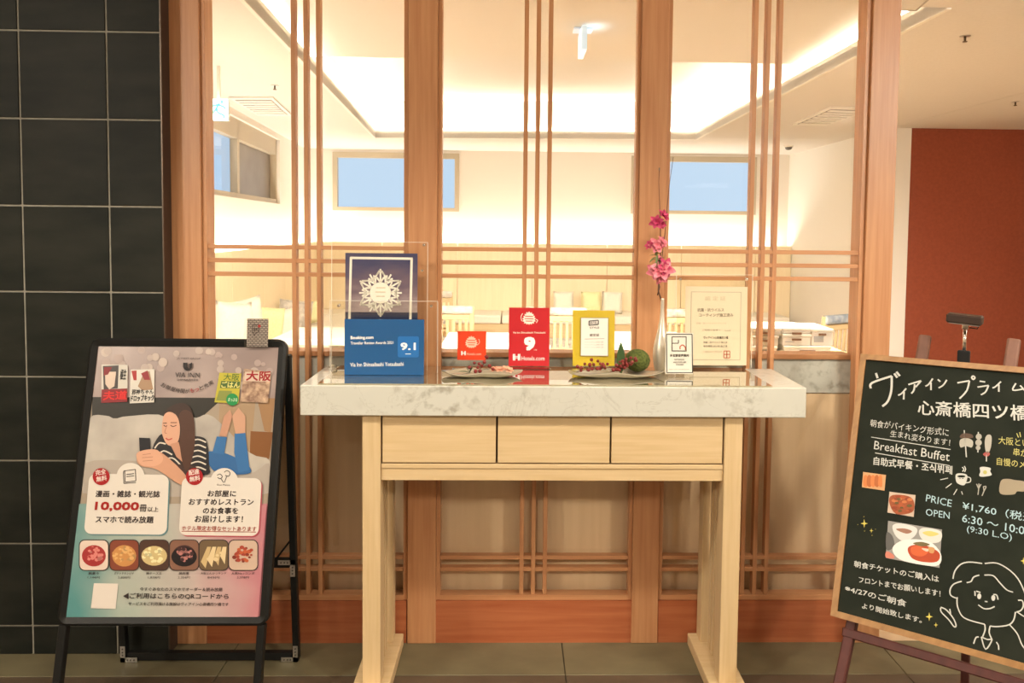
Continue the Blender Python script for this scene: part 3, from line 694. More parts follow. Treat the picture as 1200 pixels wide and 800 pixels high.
# small orange sign in a clear stand
pl = vplane(-0.075, 0.10)
t = thing('orange_sign', 'small square orange red award card in clear acrylic stand', 'sign', pl.w(-0.145, 0, 0))
sheet('acrylic_stand', pl, 531, 386, 580, 431, acryl, t, 0, 0.003)
b = MB(); a = pl.px(531, 431); c = pl.px(580, 431); b.box(pl.w(a.x, 0).x, pl.w(c.x, 0).x, -0.11, -0.07, GZ + 0.0001, GZ + 0.003); b.build('acrylic_foot', acryl, t)
om = ink(214, 66, 34, .4)
cdd = sheet('card', pl, 536, 388, 570, 421.5, om, t, 0.0045, 0.001)
def emblem(cx, cy, r, m, par, pl, off):
    pts = []
    for k in range(32):
        a = 2 * PI * k / 32; rr = r * (1.0 if k % 2 == 0 else 0.78) * (1 + 0.06 * math.sin(3 * a)); pts.append((cx + rr * math.cos(a), cy + rr * math.sin(a)))
    flat('emblem', pl, pxs(pl, pts), m, par, off)
    return [[(cx - r * .6, cy - r * .35), (cx + r * .6, cy - r * .3)], [(cx - r * .65, cy), (cx + r * .65, cy + r * .04)], [(cx - r * .5, cy + r * .36), (cx + r * .5, cy + r * .38)]]
rd = ink(228, 190, 165)
strokes(pl, emblem(552.5, 401, 7.5, rd, cdd, pl, 0.005), 0.9, om, cdd, 0.0055, 'emblem_line')
text('H', pl, (540.5, 416), (545, 416), 4, wh, cdd, 0.08, 0.0052); text('Hotels.com', pl, (547, 416), (564, 416), 3.2, rd, cdd, 0.0, 0.0052)
strokes(pl, [[(559.5, 404), (562, 401), (561, 397)]], 0.7, rd, cdd, 0.0052, 'emblem_line')
# red 9 sign
pl = vplane(-0.055, 0.06)
t = thing('red_sign', 'tall red award card showing a large white number 9', 'sign', pl.w(0.05, 0, 0))
rm = ink(184, 40, 46, .35)
sheet('acrylic_stand', pl, 595, 359, 645, 431, acryl, t, 0, 0.003)
a = pl.px(595, 431); c = pl.px(645, 431); Bx(a.x, c.x, -0.10, -0.052, GZ + 0.0001, GZ + 0.0035).build('acrylic_foot', acryl, t)
cdd = sheet('card', pl, 596, 360.5, 644, 428.5, rm, t, 0.0045, 0.001)
ew = ink(240, 222, 205)
strokes(pl, emblem(620, 373, 8, ew, cdd, pl, 0.005), 0.9, rm, cdd, 0.0055, 'emblem_line')
strokes(pl, [[(611.5, 376), (610.5, 371), (612.5, 367)], [(628.5, 378), (630, 375), (628, 374)]], 0.7, ew, cdd, 0.0052, 'emblem_line')
text('Via Inn Shinsaibashi Yotsubashi', pl, (601, 390.5), (639, 390.5), 2.2, ew, cdd, 0.01, 0.0052)
text('9', pl, (614, 410.5), (625, 410.5), 14, wh, cdd, 0.05, 0.0052); text('/10', pl, (625.5, 410.5), (629, 410.5), 1.8, ew, cdd, 0, 0.0052)
text('H', pl, (601, 422), (608, 422), 6, wh, cdd, 0.09, 0.0052); text('Hotels.com', pl, (611, 422), (638, 422), 5, wh, cdd, 0.0, 0.0052)
# yellow framed certificate
pl = vplane(-0.045, 0.08)
t = thing('yellow_certificate', 'certificate with broad yellow border standing behind the berry dish', 'sign', pl.w(0.277, 0, 0))
cdd = sheet('card', pl, 671, 364, 720.5, 428.5, ink(214, 188, 56, .4), t, 0.0, 0.004)
sheet('acrylic_stand', pl, 670, 363, 721.5, 430, acryl, t, 0.0035, 0.003)
pap = ink(232, 225, 214, .5); 
sheet('paper', pl, 680, 372, 713, 417, ink(150, 140, 110), cdd, 0.0042, 0.0002); sheet('paper', pl, 680.7, 372.7, 712.3, 416.3, pap, cdd, 0.0047, 0.0004)
dk = ink(70, 66, 62); 
strokes(pl, [[(690, 376), (701, 375)], [(701, 375), (701, 380)], [(701, 380), (690, 381)], [(690, 381), (690, 376)]], 1.1, dk, cdd, 0.0054, 'logo_frame')
text('おもてなし', pl, (691, 380), (700, 379.4), 3.4, dk, cdd, 0.02, 0.0054); text('STYLE', pl, (691, 385), (702, 384.8), 2.2, dk, cdd, 0.01, 0.0054)
text('認定証', pl, (691, 394), (702, 393.7), 3, dk, cdd, 0.01, 0.0054)
strokes(pl, [[(685, 397), (708, 396.5)]], 0.5, ink(150, 145, 138), cdd, 0.0054, 'rule_line')
for y in (400.5, 403.5, 406.5): text('ヴィアインプライム心斎橋四ツ橋殿', pl, (685, y + 1), (707, y + 0.8), 1.5, ink(170, 165, 158), cdd, 0, 0.0054)
# acrylic certificate at right
pl = vplane(-0.050, 0.03)
t = thing('acrylic_certificate', 'large clear acrylic holder with white certificate and red seal, right of the vase', 'sign', pl.w(0.70, 0, 0))
sheet('acrylic_sheet', pl, 791, 322, 881.5, 429.5, glass('hazy_acrylic', (0.97, 0.95, 0.90), 1.6), t, 0.006, 0.003)
cdd = sheet('paper', pl, 802, 336, 876, 427.5, ink(238, 230, 216, .5), t, 0.0015, 0.001)
gy = ink(186, 178, 166)
sheet('border_print', pl, 808.5, 342, 868.5, 421.5, gy, cdd, 0.0019, 0.0002); sheet('border_print', pl, 809.2, 342.6, 867.8, 420.9, ink(238, 230, 216, .5), cdd, 0.0023, 0.0002)
def T(s, x0, x1, y, h, m, bold=0.0, off=0.0028): text(s, pl, (x0, y), (x1, y), h, m, cdd, bold, off)
mg = ink(120, 112, 100); T('認 定 証', 826, 850, 352, 5, ink(205, 198, 180)); T('抗菌・抗ウイルス', 817, 848, 365, 4, mg, 0.01); T('コーティング施工済み', 819, 859, 371, 4, mg, 0.01)
T('抗菌・抗ウイルスコーティング', 816, 851, 379.5, 1.8, gy); T('ご利用の皆様へ', 823, 844, 387.5, 2, mg); T('2021年', 849, 856, 388, 1.6, mg)
T('ヴィアイン心斎橋四ツ橋', 824, 853, 397, 3.2, dk, 0.015); T('抗菌・抗ウイルス 施工済', 824, 852, 402, 2.2, dk); T('有効期限 2021年 施工済', 824, 852, 406.5, 2.2, dk)
T('一般社団法人施工協会', 824, 846, 412.5, 1.5, gy)
rs = ink(196, 96, 72)
strokes(pl, [[(848, 411), (855, 411)], [(855, 411), (855, 419)], [(855, 419), (848, 419)], [(848, 419), (848, 411)], [(851.5, 411), (851.5, 419)], [(848, 415), (855, 415)]], 0.9, rs, cdd, 0.0028, 'seal_stamp')
pins(pl, [(797, 327), (875, 327)], t, 0.005)
# white QR notice (the code itself is left out)
pl = vplane(-0.199, 0.04)
t = thing('white_notice', 'small white notice with thin black border in clear stand beside the vase', 'sign', pl.w(0.53, 0, 0))
cdd = sheet('card', pl, 779.5, 390, 812.5, 437.8, ink(236, 234, 228, .5), t, 0.0, 0.002)
sheet('acrylic_stand', pl, 779, 389.5, 813, 441, acryl, t, 0.0035, 0.003)
strokes(pl, [[(781, 391.5), (811, 391.5)], [(811, 391.5), (811.5, 436.5)], [(811.8, 436.5), (781.5, 436.5)], [(781.5, 436.5), (781, 391.5)]], 1.0, ink(60, 60, 62), cdd, 0.0008, 'border_line')
strokes(pl, [[(787, 394.5), (804.5, 394.5)], [(804, 394.5), (804, 411)], [(804.5, 411), (787, 411)], [(787.5, 411), (787.5, 394.5)], [(787.5, 402), (795, 402)], [(795, 402), (795, 398)]], 1.0, dk, cdd, 0.0008, 'pictogram')
strokes(pl, [[(797, 409), (797, 406), (800, 404), (803, 407), (803, 410)]], 1.2, rs, cdd, 0.0008, 'pictogram')
text('多言語音声案内', pl, (785, 418), (807, 418), 3.2, dk, cdd, 0.03, 0.0008)
for s, y, a, b in (('MULTILINGUAL', 422, 790, 802), ('VOICE GUIDE HERE', 425.2, 789, 804), ('AVAILABLE', 428, 792, 801)): text(s, pl, (a, y), (b, y), 1.8, dk, cdd, 0.01, 0.0008)
text('Supported by multilingual guidance', pl, (784, 433.3), (808, 433.3), 1.3, mg, cdd, 0, 0.0008)

# ---- ceramic dishes
def lobed_dish(name, label, c, a, b, group, seedk):
    t = thing(name, label, 'dish', (c[0], c[1], GZ), group)
    ms = mat('celadon_ceramic', (0.36, 0.31, 0.22), 0.25, coat=0.5)
    bm = MB(); N = 64; rings = []
    prof = [(0.0, 0.004), (0.5, 0.004), (0.8, 0.007), (0.97, 0.0145), (1.0, 0.0155), (0.985, 0.0125), (0.8, 0.003), (0.5, 0.0003), (0.0, 0.0003)]
    for k, (rr, zz) in enumerate(prof):
        ring = []
        for i in range(N):
            th = 2 * PI * i / N; waist = 1 - 0.30 * math.exp(-((abs(math.cos(th))) / 0.25) ** 2); wob = 1 + 0.035 * math.sin(5 * th + seedk)
            x = a * math.cos(th) * rr * wob; y = b * math.sin(th) * rr * waist * wob
            z = zz + (0.0035 * math.sin(4 * th + seedk) * rr ** 4 if 0 < k < 6 else 0)
            ring.append(bm.bm.verts.new((c[0] + x, c[1] + y, GZ + max(z, 0.0002))))
        rings.append(ring)
    for p_, q_ in zip(rings, rings[1:]):
        for i in range(N):
            f = bm.bm.faces.new((p_[i], p_[(i + 1) % N], q_[(i + 1) % N], q_[i])); f.smooth = True
    bm.build('dish_body', ms, t); return t
DL = (-0.100, -0.205); DR = (0.325, -0.195)
lobed_dish('ceramic_dish', 'celadon lobed ceramic dish in front of the orange sign', DL, 0.128, 0.050, 'lobed ceramic dishes', 0.4)
lobed_dish('ceramic_dish', 'celadon lobed ceramic dish under the moss ball, in front of the yellow certificate', DR, 0.155, 0.056, 'lobed ceramic dishes', 1.9)
stemm = mat('brown_twig', (0.10, 0.045, 0.025), 0.7); berrym = mat('red_berry', (0.20, 0.016, 0.013), 0.35, coat=0.4)
leafm = noisy('dark_leaf', (0.03, 0.07, 0.02), (0.06, 0.12, 0.035), 20, 0.4); leafy = noisy('olive_leaf', (0.16, 0.17, 0.04), (0.28, 0.27, 0.08), 20, 0.5)
def leaf_mesh(b, base, d, L, w, up=Vector((0, 0, 1)), bend=0.2):
    d = Vector(d).normalized(); s = d.cross(up); s = s.normalized() if s.length > 1e-3 else Vector((1, 0, 0)); n = s.cross(d)
    base = Vector(base)
    def fn(sg):
        def g(u, v):
            ww = w / 2 * math.sin(PI * min(max(u, 0.03), 0.995)) ** 0.7 * (1 - 0.25 * u); x = (v * 2 - 1) * ww
            return base + d * (u * L) + s * x + n * (abs(x) * 0.35 + bend * L * u * u * -1 + sg * 0.0003)
        return g
    b.grid(fn(0), 8, 4)
GB = 'red berry sprigs on the dishes'
def sprig(label, c, pts, nb, spread, seedk, leaves, lm):
    random.seed(seedk); t = thing('berry_sprig', label, 'berry sprig', c, GB)
    b = MB(); ends = []
    b.tube([Vector(c) + Vector(p) for p in pts], 0.0012, 5)
    C_ = [Vector(c) + Vector(p) for p in pts]
    for i in range(nb):
        k = random.random() ** 0.8 * (len(C_) - 1); j = min(int(k), len(C_) - 2); p = C_[j].lerp(C_[j + 1], k - j)
        e = p + Vector((random.gauss(0, spread), random.gauss(0, spread * .5), abs(random.gauss(0.4, 0.7)) * spread)); e.z = max(e.z, GZ + 0.014)
        b.tube([p, (p + e) / 2 + Vector((0, 0, .002)), e], 0.0006, 4); ends.append(e)
    b.build('stem', stemm, t)
    for e in ends: MB().ball(e, random.uniform(0.0048, 0.0066), 2).build('berry', berrym, t)
    for (bs, d, L, w) in leaves:
        b = MB(); leaf_mesh(b, Vector(c) + Vector(bs), d, L, w); b.build('leaf', lm, t)
zb = GZ + 0.012
sprig('sprig of dark red berries with green leaves on the left dish', (-0.118, -0.225, zb), [(-0.005, 0, 0.004), (0.012, 0, 0.010), (0.022, 0, 0.025), (0.030, 0, 0.038)], 13, 0.013, 21,
      [((-0.02, 0, 0.003), (-1, 0, 0.25), 0.035, 0.012), ((-0.02, 0, 0.003), (-0.5, 0, 1), 0.028, 0.011), ((-0.018, 0, 0.003), (0.3, -0.2, 0.8), 0.024, 0.011), ((-0.01, 0, 0.002), (-0.8, 0.2, -0.05), 0.03, 0.01)], leafm)
sprig('sprig of bright red berries at the left end of the right dish', (0.235, -0.215, zb), [(-0.035, 0, 0.004), (-0.01, 0, 0.012), (0.02, 0, 0.014), (0.05, 0, 0.018)], 24, 0.014, 22,
      [((-0.035, 0, 0.003), (-1, 0, 0.6), 0.022, 0.008), ((-0.03, 0, 0.003), (-1, 0, 0.1), 0.024, 0.008)], leafy)
sprig('sprig of red berries beside the moss ball on the right dish', (0.335, -0.220, zb), [(-0.03, 0, 0.006), (-0.005, 0, 0.012), (0.015, 0, 0.022), (0.02, 0, 0.035)], 26, 0.015, 23,
      [((-0.03, 0, 0.004), (-1, 0, 0.45), 0.03, 0.007), ((-0.03, 0, 0.004), (-1, 0, 0.1), 0.03, 0.007), ((-0.025, 0, 0.006), (-0.6, 0, 0.8), 0.025, 0.007), ((-0.03, 0, 0.004), (-0.9, 0, 0.8), 0.03, 0.006)], leafy)
# petals on left dish
def petalflower(b, c, r, n, m, tilt, up, seedk):
    random.seed(seedk)
    up = Vector(up).normalized(); s = up.cross(Vector((0, 1, 0.01))).normalized(); q = up.cross(s)
    for k in range(n):
        a = 2 * PI * k / n + random.uniform(-.15, .15); d = (s * math.cos(a) + q * math.sin(a)) * math.cos(tilt) + up * math.sin(tilt)
        leaf_mesh(b, c, d, r * random.uniform(.85, 1.1), r * 0.75, up, 0.15)
pk = noisy('salmon_petal', (0.70, 0.30, 0.18), (0.82, 0.48, 0.32), 60, 0.6)
t = thing('silk_flower', 'salmon pink blossoms lying at the right end of the left dish', 'flower', (-0.035, -0.205, zb))
for k, (x, y, z) in enumerate(((-0.058, -0.20, 0.006), (-0.042, -0.215, 0.008), (-0.025, -0.205, 0.008), (-0.012, -0.21, 0.005))):
    for j in range(2):
        b = MB(); petalflower(b, (x, y, zb + z * (1 + j * .3)), 0.017 - j * .004, 6, pk, 0.45 + j * .5, (0.1 * (k - 1), -0.5, 1), k * 3 + j); b.build('blossom', pk, t)
# moss ball and leaf
c = at(747, 424, Y=-0.165); r = 0.039
t = thing('moss_ball', 'round green moss ball on the right dish next to the vase', 'moss ball', (c.x, -0.165, GZ))
mossm = noisy('moss', (0.035, 0.055, 0.008), (0.13, 0.15, 0.03), 140, 1.0, 8, bump=1.0)
MB().ball((c.x, -0.165, GZ + 0.010 + r * .93), r, 5, (1.02, 1, 0.93), 0.022).build('moss', mossm, t)
random.seed(5); fz = MB()
for i in range(700):
    d = Vector((random.gauss(0, 1), random.gauss(0, 1), random.gauss(0, 1))).normalized(); p = Vector((c.x, -0.165, GZ + 0.010 + r * .93)) + Vector((d.x * 1.02, d.y, d.z * .93)) * r * .98
    s = Vector((random.gauss(0, 1), random.gauss(0, 1), random.gauss(0, 1))).normalized() * 0.0010; e = p + d * random.uniform(.0012, .003) + s * 1.2
    if e.z < GZ + 0.008: continue
    a_ = fz.bm.verts.new(p - s); b_ = fz.bm.verts.new(p + s); c_ = fz.bm.verts.new(e); fz.bm.faces.new((a_, b_, c_))
o = fz.build('moss_fibres', mossm, t); o['kind'] = 'stuff'
c2 = at(731, 435, Y=-0.205)
t = thing('green_leaf', 'single upright dark green leaf left of the moss ball', 'leaf', (c2.x, -0.205, zb))
b = MB(); leaf_mesh(b, (c2.x - 0.010, -0.215, GZ + 0.013), (-0.02, 0.0, 1), 0.100, 0.030, Vector((0, 1, 0)), 0.02); b.build('blade', leafm, t)
MB().tube([(c2.x - 0.010, -0.215, GZ + 0.010), (c2.x - 0.011, -0.2145, GZ + 0.05)], 0.0008, 5).build('midrib', leafy, t)
# vase
c = at(770, 431, Z=GZ); vx, vy = c.x, -0.118; kpx = (vy + CAM_D) / F * 0.97
t = thing('flower_vase', 'slender brushed silver bottle vase holding pink blossoms', 'vase', (vx, vy, GZ))
prof = [(6.4, 0), (7.4, 1.2), (8.8, 6), (10.0, 14), (10.4, 21), (10.1, 29), (8.8, 37), (6.6, 46), (4.6, 55), (3.1, 65), (2.3, 76), (2.1, 90), (2.2, 91.5), (1.5, 91.5), (1.3, 80), (1.2, 60)]
MB().lathe([(a * kpx, b_ * kpx * 0.985) for a, b_ in prof], (vx, vy, GZ), 40).build('vase_body', mat('brushed_silver', (0.74, 0.69, 0.58), 0.34, metal=0.65), t)
vt = GZ + 91 * kpx * .985
br = thing('blossom_branch', 'tall artificial branch with magenta blossoms rising from the silver vase', 'flowers', (vx, vy, vt))
pv = Plane((0, vy, 0), (1, 0, 0), (0, 0, 1))
def pw(x, y, dy=0): q = pv.px(x, y); return Vector((q.x, vy + dy, q.y))
MB().tube([(vx, vy, vt - 0.02), pw(771.5, 340), pw(772, 328), pw(774, 300), pw(774, 270), pw(773, 240), pw(772, 214), pw(772.6, 197)], [0.0022, 0.0024, 0.0024, 0.0018, 0.0014, 0.001, 0.0008, 0.001], 6).build('twig', stemm, br)
MB().tube([pw(772, 335), pw(776, 300), pw(779, 275), pw(782, 240), pw(785, 212), pw(789, 184)], [0.0016, 0.0013, 0.0012, 0.001, 0.0008, 0.0009], 6).build('twig', stemm, br)
MB().tube([pw(770.5, 346), pw(773, 336), pw(771.5, 330)], 0.0022, 6).build('twig', stemm, br)
MB().ball(pw(772.6, 198), 0.0035, 2, (0.7, 0.7, 1.6)).build('bud', mat('grey_bud', (0.25, 0.2, 0.15), 0.7), br)
mg1 = noisy('magenta_petal', (0.42, 0.02, 0.09), (0.62, 0.06, 0.17), 50, 0.6); mg2 = noisy('pink_petal', (0.62, 0.10, 0.16), (0.80, 0.30, 0.34), 50, 0.6)
for i, (x, y, rr, m, up_) in enumerate(((777, 253, 8, mg1, (0.5, -0.7, 0.6)), (769, 260, 8.5, mg1, (-0.4, -1, 0.1)), (775, 263, 6, mg1, (0.4, -1, -0.3)), (761, 287, 6, mg1, (-0.8, -0.6, 0.3)), (769, 288, 10, mg2, (0, -1, 0.3)), (775, 284, 8, mg2, (0.6, -.7, .5)),
                                       (775, 315, 14, mg2, (0.1, -1, 0.35)), (778, 313, 11, mg1, (0.5, -1, 0.3)), (769, 318, 11, mg2, (-0.5, -1, 0.1)), (774, 323, 10, mg2, (0.1, -0.8, -0.4)))):
    k = rr * kpx
    b = MB(); petalflower(b, pw(x, y, -0.006), k * 1.15, 6, m, 0.35, up_, 40 + i); petalflower(b, pw(x, y, -0.008), k * .75, 5, m, 0.9, up_, 60 + i); b.build('blossom', m, br)
gl2 = noisy('silk_leaf', (0.10, 0.14, 0.04), (0.2, 0.24, 0.09), 30, 0.6)
random.seed(9)
for k in range(11):
    b = MB(); a = random.uniform(0, 2 * PI); leaf_mesh(b, pw(770 + random.uniform(-2, 3), 301 + random.uniform(-3, 5), -0.003), (math.cos(a), -0.4, math.sin(a) * .6), 0.030, 0.011); b.build('leaf', gl2, br)
# small acrylic desk ornament at left
p = at(390, 432, Z=GZ)
t = thing('clear_ornament', 'small clear curled holder on the table left of the blue plaque', 'ornament', (p.x, p.y, GZ))
MB().tube([(p.x - 0.012, p.y, GZ + 0.004), (p.x, p.y, GZ + 0.012), (p.x + 0.014, p.y, GZ + 0.008), (p.x + 0.012, p.y, GZ + 0.003)], 0.003, 8).build('curl', mat('steel_wire', (0.5, 0.45, 0.35), 0.25, metal=1), t)
MB().ball((p.x - 0.014, p.y - 0.004, GZ + 0.005), 0.0048, 2).build('tip', acryl, t)

# =================================================================== POSTER A-FRAME
TL = math.radians(13.92)
A = Plane((-1.2955, -0.3992, 0.3034), (1, 0, 0), (0, math.sin(TL), math.cos(TL)))
PW, PH = 0.561, 0.788
s = thing('poster_stand', 'black A-frame poster stand with hotel advertisement beside the tiled wall', 'sign stand', (-1.01, -0.25, 0))
def fbar(name, u0, v0, u1, v1, th, m, par, off=0.0, r=0.0):
    pts = [(u0, v0), (u1, v0), (u1, v1), (u0, v1)]
    return flat(name, A, pts, m, par, off, th)
m0 = 0.024
def ring(pl, u0, v0, u1, v1, w, r, m, par, off, th, name):
    outer = rrect(u0, v0, u1, v1, r, 6); inner = rrect(u0 + w, v0 + w, u1 - w, v1 - w, 0.002, 6); b = MB(); n = len(outer)
    O = [b.bm.verts.new(pl.w(*p, off)) for p in outer]; I = [b.bm.verts.new(pl.w(*p, off)) for p in inner]
    Ob = [b.bm.verts.new(pl.w(*p, off - th)) for p in outer]; Ib = [b.bm.verts.new(pl.w(*p, off - th)) for p in inner]
    Om = [b.bm.verts.new(pl.w(*p, off + 0.005)) for p in rrect(u0 + w * .3, v0 + w * .3, u1 - w * .3, v1 - w * .3, r * .7, 6)]
    for i in range(n):
        j = (i + 1) % n
        b.bm.faces.new((O[i], O[j], Om[j], Om[i])); b.bm.faces.new((Om[i], Om[j], I[j], I[i])); b.bm.faces.new((O[i], Ob[i], Ob[j], O[j])); b.bm.faces.new((I[i], I[j], Ib[j], Ib[i])); b.bm.faces.new((Ob[i], Ib[i], Ib[j], Ob[j]))
    o = b.build(name, m, par)
    return o
ring(A, -m0, -m0, PW + m0, PH + m0 * 1.05, m0 + 0.001, 0.03, black_m, s, 0.004, 0.022, 'snap_frame')
flat('back_panel', A, [(-0.004, -0.004), (PW + .004, -0.004), (PW + .004, PH + .004), (-0.004, PH + .004)], black_p, s, -0.008, 0.006)
vb = -A.o.z / math.cos(TL)      # v at the floor
for u in (-0.009, PW + 0.003):
    a = A.w(u, -m0 + 0.002, -0.010); b = A.w(u, vb + 0.004, -0.010)
    MB().bar(b, a, 0.026, 0.022, up=(1, 0, 0), bev=0.002).build('front_leg', black_m, s)
tp = A.w(0, PH - 0.02, -0.03)
RX0, RX1 = -1.294, -0.703; fy = -0.110
def rear(z): k = z / tp.z; return fy + (tp.y - 0.004 - fy) * k
for x in (RX0 + 0.012, RX1 - 0.012): MB().bar((x, fy, 0.004), (x, tp.y - 0.004, tp.z), 0.024, 0.02, up=(1, 0, 0), bev=0.002).build('rear_leg', black_m, s)
for z, h in ((0.018, 0.026), (0.345, 0.028)): Bx(RX0 + 0.025, RX1 - 0.025, rear(z) - 0.009, rear(z) + 0.009, z - h / 2, z + h / 2).build('cross_bar', black_m, s)
MB().bar((RX1 - 0.022, rear(0.42), 0.42), (RX1 - 0.075, rear(0.36) - 0.004, 0.35), 0.006, 0.006).build('brace', black_m, s)
for x, sx, z, sz in ((RX1 - 0.004, -1, 0.345, -1), (RX1 - 0.004, -1, 0.014, 1), (RX0 + 0.004, 1, 0.014, 1)):
    b = MB(); y = rear(z) - 0.0135; zz = z + (0.014 if sz < 0 else -0.012)
    b.box(min(x, x + sx * .055), max(x, x + sx * .055), y - 0.0015, y, min(zz, zz + sz * .016), max(zz, zz + sz * .016)); b.box(min(x, x + sx * .016), max(x, x + sx * .016), y - 0.0015, y, min(zz, zz + sz * .055), max(zz, zz + sz * .055))
    b.build('corner_bracket', metal_m, s)
    b = MB()
    for dd in (0.024, 0.034, 0.045): b.tube([(x + sx * dd, y - 0.0016, zz + sz * .008), (x + sx * dd, y - 0.003, zz + sz * .008)], 0.0028, 8); b.tube([(x + sx * .008, y - 0.0016, zz + sz * dd), (x + sx * .008, y - 0.003, zz + sz * dd)], 0.0028, 8)
    b.build('bracket_screws', mat('dark_screw', (0.2, 0.19, 0.18), 0.4, metal=1), s)
# printed sheet: teal to pink gradient is the print itself
pm = mat('poster_print', (0.5, 0.45, 0.4), 0.35, spec=0.4); n, l, b = nodes(pm)
tc = n.new('ShaderNodeTexCoord'); sp = n.new('ShaderNodeSeparateXYZ'); mr = n.new('ShaderNodeMapRange'); mr.inputs[1].default_value = -0.29; mr.inputs[2].default_value = 0.29
rp = n.new('ShaderNodeValToRGB'); e = rp.color_ramp.elements; e[0].position = 0.02; e[0].color = (*s2l((78, 130, 128)), 1); e[1].position = 0.97; e[1].color = (*s2l((176, 108, 116)), 1)
q = e.new(0.32); q.color = (*s2l((158, 165, 152)), 1); q = e.new(0.65); q.color = (*s2l((178, 158, 150)), 1)
nz = n.new('ShaderNodeTexNoise'); nz.inputs['Scale'].default_value = 5; ma = n.new('ShaderNodeMath'); ma.operation = 'MULTIPLY_ADD'; ma.inputs[1].default_value = 0.5
sb = n.new('ShaderNodeMath'); sb.operation = 'SUBTRACT'; sb.inputs[1].default_value = 0.25
l.new(tc.outputs['Object'], sp.inputs[0]); l.new(sp.outputs[0], mr.inputs[0]); l.new(tc.outputs['Object'], nz.inputs['Vector']); l.new(mr.outputs[0], sb.inputs[0]); l.new(nz.outputs[0], ma.inputs[0]); l.new(sb.outputs[0], ma.inputs[2]); l.new(ma.outputs[0], rp.inputs[0]); l.new(rp.outputs[0], b.inputs['Base Color'])
ps = flat('poster', A, [(0, 0), (PW, 0), (PW, PH), (0, PH)], pm, s, 0.0, 0.001); ps['label'] = 'printed hotel room poster with woman reading a phone, teal to pink'
LAY = [0.0003]
def pr(pts, col, sm=False, name='print', lay=None):
    P = pxs(A, pts)
    if sm: P = smooth(P)
    P = [Vector((min(max(p.x, 0.0005), PW - 0.0005), min(max(p.y, 0.0005), PH - 0.0005))) for p in P]
    if lay is None: LAY[0] += 0.00006; lay = LAY[0]
    m = col if isinstance(col, bpy.types.Material) else ink(*col, 0.4)
    return flat(name, A, P, m, ps, lay)
def Z1(*p): return [(60 + a / 4, 370 + b / 4) for a, b in p]
def Z2(*p): return [(60 + a / 4, 540 + b / 4) for a, b in p]
pr(Z1((130, 470), (130, 880), (1040, 880), (1060, 380), (180, 380)), (150, 136, 118), name='bedroom_print')
pr(Z1((190, 380), (190, 480), (700, 480), (790, 400), (790, 380)), (38, 36, 30), name='bedroom_print')
pr(Z1((790, 380), (960, 380), (930, 700), (780, 700)), (152, 128, 100), name='bedroom_print')
pr(Z1((965, 385), (1050, 385), (1030, 545), (1000, 540)), (146, 112, 78), name='bedroom_print')
pr(Z1((935, 540), (1040, 545), (1022, 670), (930, 670)), (118, 76, 40), name='bedroom_print')
beds = noisy('bed_linen_print', s2l((150, 142, 132)), s2l((178, 170, 158)), 9, 0.4, 3)
pr(Z1((180, 480), (260, 468), (300, 482), (360, 470), (540, 475), (560, 640), (530, 820), (150, 820), (158, 640)), beds, True, 'bedroom_print')
pr(Z1((600, 490), (680, 478), (760, 472), (930, 640), (1025, 680), (1020, 830), (560, 830)), beds, True, 'bedroom_print')
pr(Z1((155, 690), (400, 680), (520, 720), (900, 745), (1022, 690), (1010, 830), (148, 830)), (160, 150, 138), True, 'bedroom_print')
# top band with bokeh
bok = noisy('bokeh_paper', s2l((128, 110, 104)), s2l((150, 132, 124)), 9, 0.35, 1)
pr([(114, 405), (329, 407), (325, 466.5), (106, 465)], bok, name='top_band')
random.seed(12)
for i in range(70):
    x = random.uniform(120, 322); y = random.uniform(410, 456)
    if 192 < x < 252 and y > 416: continue
    rr = random.uniform(2.5, 5.5); c_ = random.choice([(166, 150, 140), (158, 140, 132), (176, 160, 148)])
    pr(circ((x, y), rr, 14), c_, name='light_spot')
# woman on the bed
pr(Z1((735, 640), (800, 640), (860, 660), (925, 700), (935, 735), (860, 742), (760, 722)), (46, 92, 140), True, 'jeans_print')
pr(Z1((862, 550), (912, 548), (932, 720), (880, 735), (860, 640)), (50, 100, 150), name='jeans_print')
pr(Z1((778, 565), (826, 568), (812, 650), (758, 640)), (50, 100, 150), name='jeans_print')
pr(Z1((790, 562), (812, 470), (840, 440), (852, 470), (824, 566)), (176, 132, 108), name='skin_print')
pr(Z1((866, 552), (850, 470), (880, 430), (912, 470), (912, 548)), (184, 142, 116), name='skin_print')
pr(Z1((510, 560), (560, 560), (700, 565), (735, 600), (742, 700), (735, 742), (600, 745), (480, 650)), (34, 32, 34), True, 'shirt_print')
ln = [Z1((488, 620), (510, 595), (540, 600)), Z1((500, 655), (530, 632), (570, 650)), Z1((520, 680), (570, 665), (610, 700))] + [Z1((650, 590 + 26 * k), (690, 578 + 26 * k), (728, 592 + 26 * k)) for k in range(6)]
LAY[0] += .00006; strokes(A, ln, 1.6, ink(200, 190, 175), ps, LAY[0], 'shirt_stripe')
pr(Z1((520, 700), (660, 700), (700, 740), (620, 790), (560, 760)), (60, 42, 36), True, 'shirt_print')
pr(Z1((530, 470), (560, 425), (620, 408), (660, 440), (675, 520), (668, 620), (655, 700), (630, 715), (612, 690), (600, 600), (560, 560)), (52, 34, 26), True, 'hair_print')
pr(Z1((532, 465), (560, 450), (592, 470), (606, 520), (600, 580), (575, 608), (545, 600), (525, 560), (522, 520)), (196, 150, 124), True, 'skin_print')
pr(Z1((560, 600), (600, 590), (625, 690), (590, 660)), (178, 130, 104), name='skin_print')
LAY[0] += .00006; strokes(A, [Z1((530, 512), (538, 517), (546, 514)), Z1((562, 512), (574, 518), (590, 512)), Z1((527, 503), (545, 502)), Z1((562, 500), (592, 500))], 0.9, ink(60, 38, 30), ps, LAY[0], 'face_print')
